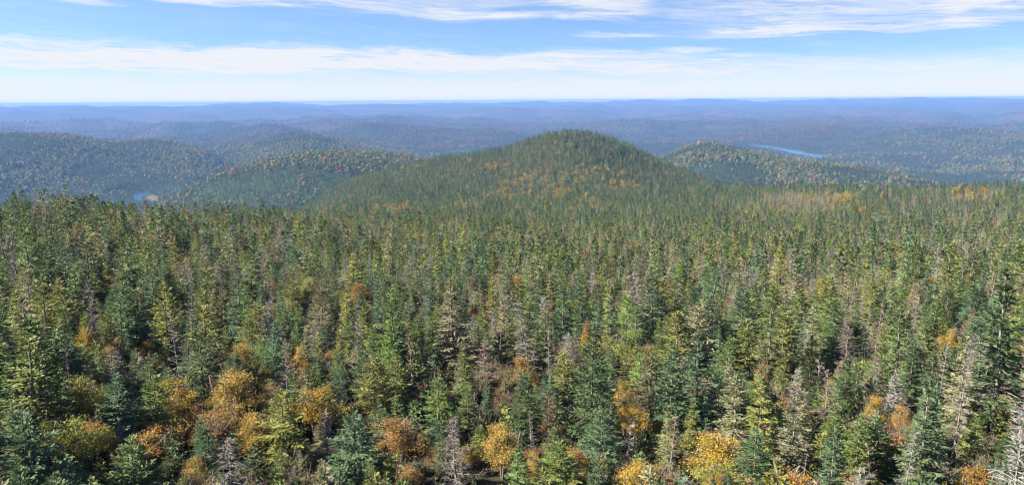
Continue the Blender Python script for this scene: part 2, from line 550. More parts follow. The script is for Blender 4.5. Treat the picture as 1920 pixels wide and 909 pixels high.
def fir(rs, H=8.0, R0=1.45, detail=2, base=0.10, fill=0.95, bushy=0.0, gap=0.42, nb=7):
    """detail 2 near, 1 middle, 0 far"""
    cr, tr = MB(), MB()
    path = trunk_path(rs, H)
    rad = np.linspace(0.012 * H + 0.03, 0.012, len(path))
    tr.tube(path, rad, 6 if detail == 2 else 4)
    if detail == 1:
        gap, nb = 0.55, 6
    if detail == 0:
        gap, nb = 0.80, 5
    br = whorls(rs, H, R0, base, gap, nb, fill, bushy)
    for z, a, pt, L in br:
        ox, oy = np.interp(z, path[:, 2], path[:, 0]), np.interp(z, path[:, 2], path[:, 1])
        o = np.array([ox, oy, z])
        d = np.array([math.cos(a) * math.cos(pt), math.sin(a) * math.cos(pt), math.sin(pt)])
        side = np.array([-math.sin(a), math.cos(a), 0.0])
        up = np.cross(d, side) * -1
        if up[2] < 0:
            up = -up
        tone = rs.uniform(-0.18, 0.18)
        if detail == 2:
            ts = np.arange(0.18, 1.0, 0.14 / max(L, 0.3))
            for sg in (-1, 1):
                c = o + d * (L * ts)[:, None] + up * (0.16 * L * ts ** 2)[:, None]
                td = d * 0.72 + side * sg * 0.75 + rs.normal(0, 0.18, (len(ts), 3))
                tl = (0.14 + 0.42 * L * (1 - ts) * np.minimum(1, ts * 3.2)) * rs.uniform(0.7, 1.25, len(ts))
                td = norm(td)
                for f in (0.0, 0.34, 0.66):
                    keep = tl > (0.05 if f == 0 else 0.2)
                    n = keep.sum()
                    if n == 0:
                        continue
                    nr = up + rs.normal(0, 0.38, (n, 3))
                    cr.diamonds((c + td * (tl * f)[:, None])[keep], td[keep] + rs.normal(0, 0.12, (n, 3)), nr, tl[keep] * 0.46 + 0.08, 0.07 + 0.045 * rs.random(n),
                                np.clip(rs.normal(0.5 + tone, 0.2, n), 0, 1))
            nt = 5
            tt = np.linspace(0.1, 0.86, nt)
            c = o + d * (L * tt)[:, None] + up * (0.16 * L * tt ** 2)[:, None]
            cr.diamonds(c, np.tile(d, (nt, 1)) + rs.normal(0, 0.1, (nt, 3)) + up * 0.15, up + rs.normal(0, 0.4, (nt, 3)), np.full(nt, L * 0.22 + 0.08), 0.11, np.clip(rs.normal(0.55 + tone, 0.2, nt), 0, 1))
        elif detail == 1:
            ts = np.array([0.2, 0.5, 0.75])
            c = o + d * (L * ts)[:, None] + up * (0.14 * L * ts ** 2)[:, None]
            for sg in (-1, 1):
                td = norm(d * 0.7 + side * sg * 0.75 + rs.normal(0, 0.2, (3, 3)))
                cr.diamonds(c, td, up + rs.normal(0, 0.4, (3, 3)), 0.16 + 0.5 * L * (1.05 - ts), 0.20 + 0.06 * rs.random(3), np.clip(rs.normal(0.5 + tone, 0.2, 3), 0, 1))
            cr.diamonds(o[None] + d * L * 0.35, d[None] + up[None] * 0.15, up[None] + rs.normal(0, 0.3, (1, 3)), L * 0.7, 0.24, np.array([0.5 + tone]))
        else:
            cr.diamonds(o[None] + d * L * 0.02, d[None] + up[None] * 0.1, up[None] + rs.normal(0, 0.6, (1, 3)), L * 0.7, 0.36 * L + 0.1, np.clip([rs.normal(0.5 + tone, 0.2)], 0, 1))
            for sg in (-1, 1):
                cr.diamonds(o[None] + d * L * 0.45, (d * 0.8 + side * sg * rs.uniform(0.2, 0.6))[None], up[None] + rs.normal(0, 0.6, (1, 3)), L * 0.55, 0.30 * L + 0.08, np.clip([rs.normal(0.5 + tone, 0.25)], 0, 1))
    # bare grey lower limbs
    if detail:
        m = int((70 if detail == 2 else 12) * (0.5 + base * 4))
        zz_ = rs.uniform(0.10, 0.58, m) * H
        aa_ = rs.uniform(0, 6.283, m)
        c = np.column_stack([np.interp(zz_, path[:, 2], path[:, 0]), np.interp(zz_, path[:, 2], path[:, 1]), zz_])
        dd_ = np.column_stack([np.cos(aa_), np.sin(aa_), rs.normal(-0.12, 0.25, m)])
        ln_ = R0 * (1 - zz_ / H) ** 0.7 * rs.uniform(0.6, 1.12, m)
        tr.diamonds(c + dd_ * 0.1, dd_, rs.normal(0, 1, (m, 3)), ln_, (0.035 if detail == 2 else 0.08), np.full(m, 0.5))
    # leader
    top = path[-1]
    cr.diamonds(np.tile(top - [0, 0, 0.35], (3, 1)), np.tile([0, 0, 1.0], (3, 1)) + rs.normal(0, 0.12, (3, 3)), rs.normal(0, 1, (3, 3)), np.full(3, 0.6), 0.07 if detail == 2 else 0.16, np.full(3, 0.6))
    return tr.arrays(), cr.arrays()


def dead(rs, H=7.5, R0=1.2, detail=2, twiggy=1.0, fill=0.85, broken=0.0):
    cr, tr = MB(), MB()
    path = trunk_path(rs, H, 0.03)
    tr.tube(path, np.linspace(0.010 * H + 0.02, 0.014 + 0.03 * broken, len(path)), 6 if detail == 2 else 4)
    gap, nb = {2: (0.42, 6), 1: (0.6, 5), 0: (0.95, 4)}[detail]
    br = whorls(rs, H, R0, 0.12, gap, nb, fill, 0.0)
    wmul = {2: 1.0, 1: 2.0, 0: 4.2}[detail]
    for z, a, pt, L in br:
        L *= rs.uniform(0.45, 1.1)
        pt = pt * 0.8 + rs.normal(0, 0.15)
        ox, oy = np.interp(z, path[:, 2], path[:, 0]), np.interp(z, path[:, 2], path[:, 1])
        o = np.array([ox, oy, z])
        d = np.array([math.cos(a) * math.cos(pt), math.sin(a) * math.cos(pt), math.sin(pt)])
        side = np.array([-math.sin(a), math.cos(a), 0.0])
        up = np.array([0, 0, 1.0])
        tone = rs.uniform(-0.2, 0.2)
        p1 = o + d * L * 0.55 + rs.normal(0, 0.05, 3)
        p2 = p1 + norm(d + up * rs.uniform(-0.3, 0.6) + rs.normal(0, 0.2, 3)) * L * 0.45
        if detail == 2:
            cr.tube([o, p1, p2], [0.022 + 0.008 * L, 0.016, 0.006], 3, 0.55 + tone)
        else:
            cr.diamonds(o[None], (p2 - o)[None], rs.normal(0, 1, (1, 3)), np.linalg.norm(p2 - o), 0.032 * wmul + 0.01, np.array([0.5 + tone]))
        n = int({2: 11, 1: 4, 0: 2}[detail] * twiggy * rs.uniform(0.5, 1.2))
        if n > 0:
            tt = rs.uniform(0.25, 1.0, n)
            c = np.where((tt < 0.55)[:, None], o + (p1 - o) * (tt / 0.55)[:, None], p1 + (p2 - p1) * ((tt - 0.55) / 0.45)[:, None])
            td = d * 0.6 + side * rs.choice([-1, 1], n)[:, None] * rs.uniform(0.4, 1.0, n)[:, None] + up * rs.normal(0.1, 0.35, n)[:, None]
            cr.diamonds(c, td, rs.normal(0, 1, (n, 3)), rs.uniform(0.2, 0.55, n) * (0.6 + 0.4 * L), (0.020 + 0.014 * rs.random(n)) * wmul, np.clip(rs.normal(0.5 + tone, 0.2, n), 0, 1))
    return tr.arrays(), cr.arrays()


def broadleaf(rs, H=5.0, R0=2.0, detail=2, stems=4, sparse=0.0):
    cr, tr = MB(), MB()
    ncl = {2: 40, 1: 20, 0: 11}[detail]
    tips = []
    for s in range(stems):
        a = rs.uniform(0, 6.28)
        tip = np.array([math.cos(a) * R0 * rs.uniform(0.15, 0.6), math.sin(a) * R0 * rs.uniform(0.15, 0.6), H * rs.uniform(0.7, 0.95)])
        base = np.array([math.cos(a) * 0.12, math.sin(a) * 0.12, -0.3])
        mid = base * 0.5 + tip * 0.5 + rs.normal(0, 0.12, 3) - np.array([tip[0], tip[1], 0]) * 0.15
        tr.tube([base, mid, tip], [0.07, 0.045, 0.015], 5 if detail == 2 else 3)
        tips += [mid, tip]
    lob = rs.uniform(0.35, 1.15, 8)
    lob_z = rs.uniform(0.5, 1.2, 8)
    for q in range(ncl):
        th = rs.uniform(0, 6.283)
        lk = int(th / 6.284 * 8)
        u = rs.uniform(-0.55, 1.0)
        rr = math.sqrt(max(0, 1 - u * u)) * rs.uniform(0.35, 1.0) * lob[lk]
        c = np.array([math.cos(th) * R0 * rr, math.sin(th) * R0 * rr, H * 0.55 + u * H * 0.40 * rs.uniform(0.6, 1.05) * lob_z[lk]])
        cs = R0 * rs.uniform(0.16, 0.40)
        b = tips[rs.integers(len(tips))]
        if detail == 2:
            tr.tube([b, (b + c) / 2 + rs.normal(0, 0.1, 3), c + (c - b) * 0.15], [0.025, 0.016, 0.005], 3)
            m = 7
            tw = rs.normal(0, 0.6, (m, 3)) + [0, 0, 0.8] + (c - [0, 0, H * 0.4]) / H
            tr.diamonds(np.tile(c, (m, 1)) + rs.normal(0, cs * 0.4, (m, 3)), tw, rs.normal(0, 1, (m, 3)), rs.uniform(0.4, 0.9, m), 0.022, np.full(m, 0.4))
        n = int({2: 210, 1: 34, 0: 9}[detail] * (1 - sparse) * rs.uniform(0.3, 1.3)) + 2
        p = rs.normal(0, 1, (n, 3))
        p = norm(p) * (rs.random((n, 1)) ** 0.6) * (1 + 0.35 * rs.normal(0, 1, (n, 1)))
        p[:, 2] *= 0.85
        sz = {2: 0.095, 1: 0.25, 0: 0.58}[detail]
        tone = rs.uniform(-0.34, 0.34)
        dirs = rs.normal(0, 1, (n, 3)) + p * 0.5 + np.array([0, 0, -0.2])
        nr = rs.normal(0, 0.9, (n, 3)) + np.array([0, 0, 0.8]) + p * 0.3
        cr.diamonds(c + p * cs, dirs, nr, sz * rs.uniform(0.7, 1.4, n), sz * 0.62 * rs.uniform(0.7, 1.2, n), np.clip(rs.normal(0.5 + tone, 0.24, n), 0, 1))
    return tr.arrays(), cr.arrays()


def joined(name, parts, mats):
    V, Q, A, I, n = [], [], [], [], 0
    for k, (v, q, a) in enumerate(parts):
        V.append(v)
        Q.append(q + n)
        A.append(a)
        I.append(np.full(len(q), k))
        n += len(v)
    return mesh_from(name, np.concatenate(V), np.concatenate(Q), mats, np.concatenate(I), {'leaf_random': np.concatenate(A)})


class Kind:
    """all shape variants of a kind of tree at three levels of detail"""

    def __init__(self, name, mats, makers, reps):
        self.name, self.near = name, []
        self.coll = bpy.data.collections.new(name + '_variants')
        self.first = {}
        k = 0
        for det, nrep in ((2, reps[0]), (1, reps[1]), (0, reps[2])):
            self.first[det] = (k, nrep * len(makers))
            for r_ in range(nrep):
                for mi, mk in enumerate(makers):
                    rs = np.random.default_rng(1000 + k * 13 + mi)
                    t, c = mk(rs, det)
                    if det == 2:
                        self.near.append((mesh_from('trunk', t[0], t[1], [mats[0]], None, {'leaf_random': t[2]}, True),
                                          mesh_from('crown', c[0], c[1], [mats[1]], None, {'leaf_random': c[2]})))
                    o = bpy.data.objects.new('%s_variant_%03d' % (name, k), joined('%s_variant' % name, (t, c), mats))
                    self.coll.objects.link(o)
                    k += 1


FIR = Kind('fir', [MAT_BARK, MAT_NEEDLE], [
    lambda rs, d: fir(rs, 7.2, 1.50, d, 0.10, 0.95, 0.2),
    lambda rs, d: fir(rs, 6.8, 1.95, d, 0.08, 0.96, 0.3),
    lambda rs, d: fir(rs, 7.8, 1.40, d, 0.22, 0.85, 0.2),
    lambda rs, d: fir(rs, 6.0, 2.10, d, 0.05, 0.97, 0.55),
    lambda rs, d: fir(rs, 7.2, 1.75, d, 0.18, 0.70, 0.3),
], (3, 2, 2))
DEAD = Kind('dead', [MAT_DEADWOOD, MAT_TWIG], [
    lambda rs, d: dead(rs, 6.6, 1.45, d, 1.6, 0.95),
    lambda rs, d: dead(rs, 5.8, 1.90, d, 2.3, 1.0),
    lambda rs, d: dead(rs, 7.0, 1.3, d, 0.8, 0.75),
    lambda rs, d: dead(rs, 5.6, 1.0, d, 0.3, 0.5, 0.3),
], (3, 2, 2))
BIRCH = Kind('birch', [MAT_BIRCH, MAT_LEAF], [
    lambda rs, d: broadleaf(rs, 5.0, 1.9, d, 4),
    lambda rs, d: broadleaf(rs, 5.8, 1.7, d, 3),
    lambda rs, d: broadleaf(rs, 4.2, 2.1, d, 5, 0.3),
    lambda rs, d: broadleaf(rs, 5.2, 1.5, d, 3, 0.5),
], (2, 2, 2))


def gn_scatter(name, pos, idx, rot, scl, tint, coll):
    me = bpy.data.meshes.new(name)
    n = len(pos)
    me.vertices.add(n)
    me.vertices.foreach_set('co', np.ascontiguousarray(pos, np.float32).ravel())
    for nm, typ, arr, key in (('rot', 'FLOAT_VECTOR', rot, 'vector'), ('scl', 'FLOAT_VECTOR', scl, 'vector'), ('tint', 'FLOAT_VECTOR', tint, 'vector')):
        a = me.attributes.new(nm, typ, 'POINT')
        a.data.foreach_set(key, np.ascontiguousarray(arr, np.float32).ravel())
    a = me.attributes.new('idx', 'INT', 'POINT')
    a.data.foreach_set('value', np.ascontiguousarray(idx, np.int32))
    o = link(name, me)
    ng = bpy.data.node_groups.new(name + '_scatter', 'GeometryNodeTree')
    ng.interface.new_socket('Geometry', in_out='INPUT', socket_type='NodeSocketGeometry')
    ng.interface.new_socket('Geometry', in_out='OUTPUT', socket_type='NodeSocketGeometry')
    N, L = ng.nodes, ng.links
    gi, go = N.new('NodeGroupInput'), N.new('NodeGroupOutput')
    ci = N.new('GeometryNodeCollectionInfo')
    ci.inputs['Collection'].default_value = coll
    ci.inputs['Separate Children'].default_value = True
    ci.inputs['Reset Children'].default_value = True
    ip = N.new('GeometryNodeInstanceOnPoints')
    ip.inputs['Pick Instance'].default_value = True
    L.new(gi.outputs[0], ip.inputs['Points'])
    L.new(ci.outputs[0], ip.inputs['Instance'])

    def attr(nm, typ):
        q = N.new('GeometryNodeInputNamedAttribute')
        q.data_type = typ
        q.inputs[0].default_value = nm
        return q.outputs[0]
    L.new(attr('idx', 'INT'), ip.inputs['Instance Index'])
    e2r = N.new('FunctionNodeEulerToRotation')
    L.new(attr('rot', 'FLOAT_VECTOR'), e2r.inputs[0])
    L.new(e2r.outputs[0], ip.inputs['Rotation'])
    L.new(attr('scl', 'FLOAT_VECTOR'), ip.inputs['Scale'])
    L.new(ip.outputs[0], go.inputs[0])
    md = o.modifiers.new('scatter', 'NODES')
    md.node_group = ng
    o['kind'] = 'stuff'
    return o


# ------------------------------------------------------------------ ground sheet
def build_ground():
    fine_az = np.linspace(R(-47), R(47), 760)
    coarse = np.linspace(R(47), R(313), 80)[1:-1]
    A = np.concatenate([fine_az, coarse])
    D = np.concatenate([[3.0], np.exp(np.linspace(math.log(8), math.log(1600), 300)), np.exp(np.linspace(math.log(1612), math.log(23000), 480))])
    na, nd = len(A), len(D)
    AA, DD = np.meshgrid(A, D, indexing='ij')
    X, Y = DD * np.sin(AA), DD * np.cos(AA)
    Aw = np.where(AA > math.pi, AA - 2 * math.pi, AA)
    Z = terrain(X, Y)
    V = np.stack([X, Y, Z], -1).reshape(-1, 3)
    i = np.arange(na)
    i2 = (i + 1) % na
    j = np.arange(nd - 1)
    q = np.stack([i[:, None] * nd + j, i2[:, None] * nd + j, i2[:, None] * nd + j + 1, i[:, None] * nd + j + 1], -1).reshape(-1, 4)
    c = len(V)
    V = np.vstack([V, [[0, 0, float(Z[:, 0].mean())]]])
    me = mesh_from('ground', V, q, [], None, None, True)
    # land cover: 0 forest floor, 1 closed woodland seen from afar, 2 sand
    cover = np.concatenate([sstep(DD.ravel(), 1300, 1800), [0]])
    bank = np.concatenate([sstep(-poly_dist(X.ravel(), Y.ravel(), BANK), -6, 6) * (DD.ravel() < 6000), [0]])
    for nm, arr in (('woodland', cover), ('sand', bank)):
        at = me.attributes.new(nm, 'FLOAT', 'POINT')
        at.data.foreach_set('value', arr.astype(np.float32))
    m, t = new_mat('forest_land')
    P = t.put('ShaderNodeNewGeometry').outputs['Position']
    cov = t.put('ShaderNodeAttribute', attribute_name='woodland').outputs['Fac']
    snd = t.put('ShaderNodeAttribute', attribute_name='sand').outputs['Fac']
    n1 = t.noise(P, 0.35, 5.0, 0.6)
    floor = t.mix(t.ss(n1, 0.4, 0.65), (0.035, 0.028, 0.018, 1), (0.045, 0.05, 0.022, 1))
    crown = t.noise(P, 0.09, 4.0, 0.7)
    patch = t.noise(P, 0.004, 5.0, 0.6)
    big = t.noise(P, 0.0011, 4.0, 0.6)
    gcol = t.mix(t.ss(crown, 0.35, 0.65), (0.013, 0.024, 0.015, 1), (0.045, 0.062, 0.028, 1))
    acol = t.mix(t.ss(crown, 0.35, 0.65), (0.040, 0.024, 0.016, 1), (0.105, 0.060, 0.032, 1))
    wood = t.mix(t.m('MULTIPLY', t.m('MULTIPLY', t.ss(t.vm('LENGTH', P) if False else t.put('ShaderNodeVectorMath', {0: P}, operation='LENGTH').outputs['Value'], 3500.0, 9000.0), 1.0), t.ss(t.m('ADD', t.m('MULTIPLY', patch, 0.6), t.m('MULTIPLY', big, 0.5)), 0.46, 0.66), 0.85), gcol, acol)
    col = t.mix(cov, floor, wood)
    col = t.mix(snd, col, (0.115, 0.082, 0.045, 1))
    bp = t.put('ShaderNodeBump', {'Strength': 1.0, 'Distance': 5.0, 'Height': t.m('MULTIPLY', crown, cov)})
    p = t.put('ShaderNodeBsdfPrincipled', {'Base Color': col, 'Roughness': 0.95, 'Specular IOR Level': 0.05, 'Normal': bp.outputs[0]})
    t.put('ShaderNodeOutputMaterial', {0: p.outputs[0]})
    me.materials.append(m)
    o = link('ground', me)
    o['kind'] = 'structure'
    return o, float(V[:, 2].min())


ground, ZMIN = build_ground()


def water(name, poly, z):
    m, t = new_mat(name + '_water')
    P = t.put('ShaderNodeNewGeometry').outputs['Position']
    n = t.noise(P, 0.05, 4.0, 0.6)
    bp = t.put('ShaderNodeBump', {'Strength': 0.25, 'Distance': 0.6, 'Height': n})
    p = t.put('ShaderNodeBsdfPrincipled', {'Base Color': (0.02, 0.07, 0.16, 1), 'Roughness': 0.18, 'IOR': 1.333, 'Normal': bp.outputs[0]})
    t.put('ShaderNodeOutputMaterial', {0: p.outputs[0]})
    # finely rounded outline
    k = 6
    P2 = []
    n_ = len(poly)
    for i in range(n_):
        p0, p1, p2, p3 = poly[i - 1], poly[i], poly[(i + 1) % n_], poly[(i + 2) % n_]
        for s in range(k):
            u = s / k
            P2.append(0.5 * ((2 * p1) + (-p0 + p2) * u + (2 * p0 - 5 * p1 + 4 * p2 - p3) * u * u + (-p0 + 3 * p1 - 3 * p2 + p3) * u ** 3))
    P2 = np.array(P2)
    import bmesh
    bm = bmesh.new()
    vs = [bm.verts.new((x, y, z)) for x, y in P2]
    f = bm.faces.new(vs)
    bmesh.ops.recalc_face_normals(bm, faces=[f])
    if f.normal.z < 0:
        f.normal_flip()
    bmesh.ops.triangulate(bm, faces=[f])
    me = bpy.data.meshes.new(name)
    bm.to_mesh(me)
    bm.free()
    me.materials.append(m)
    o = link(name, me)
    o['kind'] = 'structure'


water('lake', LAKE, FLOOR + 0.5)
water('lake', LAKE2, FLOOR + 0.5)
water('pond', POND, FLOOR + 6)

# ------------------------------------------------------------------ where the trees stand
rng = np.random.default_rng(20)


def jitter(d0, d1, cell, half=R(40)):
    r = d1
    nx = int(2 * r * math.sin(half) / cell) + 1
    ny = int(r / cell) + 1
    gx, gy = np.meshgrid(np.arange(nx) - nx / 2, np.arange(ny))
    x = (gx.ravel() + rng.uniform(-0.46, 0.46, gx.size)) * cell
    y = (gy.ravel() + rng.uniform(-0.46, 0.46, gx.size)) * cell
    d = np.hypot(x, y)
    a = np.arctan2(x, y)
    k = (d >= d0) & (d < d1) & (np.abs(a) < half)
    return x[k], y[k]


xs, ys = [], []
for d0, d1, c in ((20, 140, 2.45), (140, 450, 3.0), (450, 800, 3.7), (800, 1500, 5.0)):
    x, y = jitter(d0, d1, c)
    xs.append(x)
    ys.append(y)
TX, TY = np.concatenate(xs), np.concatenate(ys)
TZ = terrain(TX, TY)
TD = np.hypot(TX, TY)
TA = np.arctan2(TX, TY)

# which trees could be seen from near the viewpoint
va = np.linspace(R(-41), R(41), 330)
vd = np.exp(np.linspace(math.log(18), math.log(9000), 700))
VA, VD = np.meshgrid(va, vd, indexing='ij')
ANG = (terrain(VD * np.sin(VA), VD * np.cos(VA)) + np.where(VD < 1500, 4.0, 3.0)) / VD
RUN = np.maximum.accumulate(ANG, 1)


def in_sight(x, y, z, margin):
    d, a = np.hypot(x, y), np.arctan2(x, y)
    i = np.clip(np.rint((a - va[0]) / (va[1] - va[0])).astype(int), 0, len(va) - 1)
    j = np.clip(((np.log(d * 0.97) - math.log(18)) / (math.log(9000 / 18) / 699)).astype(int), 0, 699)
    return (z + margin) / d > RUN[i, j]


keep = in_sight(TX, TY, TZ, 13.0)
TX, TY, TZ, TD, TA = (v[keep] for v in (TX, TY, TZ, TD, TA))
N = len(TX)
PXX, PYY = proj(np.column_stack([TX, TY, TZ + 5]))


def zone(lst):
    s = np.zeros(N)
    for px, py, rx, ry, p in lst:
        s = np.maximum(s, p * np.exp(-((PXX - px) / rx) ** 2 - ((PYY - py) / ry) ** 2))
    return s


patchy = fbm(TX / 22, TY / 22, 51, 3)
patchy2 = fbm(TX / 30 + 90, TY / 30, 61, 3)
p_dead = 0.105 - 0.06 * sstep(TD, 300, 800) + 0.42 * sstep(patchy, 0.52, 0.74) * (1 - 0.5 * sstep(TD, 500, 900))
p_dead = np.maximum(p_dead, zone([(1080, 266, 120, 14, .2), (1500, 372, 200, 20, .45), (1760, 374, 170, 28, .5), (1380, 380, 80, 14, .5),
                                  (740, 338, 90, 18, .3), (680, 370, 70, 16, .2), (1620, 560, 120, 60, .40), (1830, 440, 100, 40, .35), (1480, 600, 80, 30, .3)]))
p_aut = 0.015 + 0.26 * sstep(patchy2, 0.60, 0.76) * (1 - 0.8 * sstep(TD, 400, 800))
p_aut = np.maximum(p_aut, zone([(1000, 333, 34, 9, .55), (960, 345, 30, 7, .5), (1055, 345, 30, 14, .35), (870, 384, 26, 8, .6), (1045, 358, 16, 9, .6), (1105, 375, 22, 10, .5), (960, 362, 50, 7, .4),
                                (1160, 342, 22, 9, .7), (1190, 350, 14, 8, .6), (930, 310, 34, 8, .6), (1665, 470, 24, 9, .95), (1748, 476, 22, 9, .95), (1100, 322, 60, 10, .35), (1415, 398, 12, 6, .8), (1575, 371, 20, 6, .7), (1840, 365, 40, 10, .5),
                                (690, 395, 60, 14, .35), (760, 390, 50, 12, .3), (650, 535, 30, 10, .5), (450, 780, 110, 60, .55), (1370, 840, 70, 40, .5), (100, 800, 80, 30, .3)]))
u = rng.random(N)
KIND = np.where(u < p_aut, 2, np.where(u < p_aut + p_dead, 1, 0))
size = np.exp(rng.normal(0, 0.25, N)) * np.where(rng.random(N) < 0.34, rng.uniform(0.38, 0.72, N), 1.0)
size = np.clip(size * (0.86 + 0.14 * sstep(TD, 90, 260)), 0.32, 1.3) * (1.0 + 0.30 * (fbm(TX / 26, TY / 26, 71, 3) - 0.5) * 2)
size = np.where(KIND == 2, np.clip(size, 0.5, 1.1) * (1 + 0.35 * sstep(TD, 350, 800)), size)
young = zone([(1520, 372, 90, 12, 1.0), (1500, 390, 130, 8, 0.7)])
size = np.where((young > 0.4) & (KIND == 0), size * 0.6, size)

PAL = {
    0: np.array([(0.076, 0.122, 0.058), (0.060, 0.090, 0.034), (0.112, 0.154, 0.040), (0.150, 0.158, 0.044), (0.185, 0.192, 0.044), (0.180, 0.172, 0.088), (0.106, 0.144, 0.050)]),
    1: np.array([(0.150, 0.130, 0.112), (0.130, 0.103, 0.084), (0.195, 0.177, 0.156), (0.140, 0.080, 0.050), (0.160, 0.122, 0.082)]),
    2: np.array([(0.33, 0.235, 0.030), (0.31, 0.195, 0.034), (0.23, 0.245, 0.042), (0.26, 0.165, 0.048), (0.15, 0.20, 0.045), (0.31, 0.226, 0.040)]),
}
PW_ = {0: [.17, .13, .20, .14, .05, .19, .12], 1: [.32, .24, .2, .10, .14], 2: [.30, .22, .16, .10, .08, .14]}
TONE = np.zeros(N, int)
TINT = np.zeros((N, 3))
for k in (0, 1, 2):
    q = KIND == k
    TONE[q] = rng.choice(len(PAL[k]), q.sum(), p=PW_[k])
    if k == 0:
        TONE = np.where(q & (young > 0.3), 4, TONE)
    if k == 2:
        TONE = np.where(q & (TD > 420), np.where(rng.random(N) < 0.62, 5, 3), TONE)
    if k == 0:
        deep = rng.random(N) < 0.75 * sstep(TD, 350, 800)
        TONE = np.where(q & deep & (young < 0.3) & ((TONE == 3) | (TONE == 4) | (TONE == 5)), rng.choice([0, 1, 6], N), TONE)
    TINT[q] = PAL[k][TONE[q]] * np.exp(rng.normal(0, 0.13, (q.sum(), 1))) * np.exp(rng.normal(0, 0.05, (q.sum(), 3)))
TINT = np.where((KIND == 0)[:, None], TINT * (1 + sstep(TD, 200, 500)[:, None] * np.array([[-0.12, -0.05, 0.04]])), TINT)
ROT = np.column_stack([rng.normal(0, 0.025, N), rng.normal(0, 0.025, N), rng.uniform(0, 6.283, N)])
ROT[:, :2] *= (np.where(KIND == 1, 2.4, 1.2) * np.where(rng.random(N) < 0.10, 3.0, 1.0))[:, None]
SCL = size[:, None] * np.column_stack([np.exp(rng.normal(0, 0.1, N)) * (1.14 + 0.08 * sstep(TD, 400, 900))] * 2 + [np.exp(rng.normal(0, 0.08, N))])
VARI = np.zeros(N, int)
for k, K in ((0, FIR), (1, DEAD), (2, BIRCH)):
    q = np.where(KIND == k)[0]
    det = np.where(TD[q] < 135, 2, np.where(TD[q] < 1600, 1, 0))
    for dt in (0, 1, 2):
        s = q[det == dt]
        f, n = K.first[dt]
        VARI[s] = f + rng.integers(0, n, len(s))

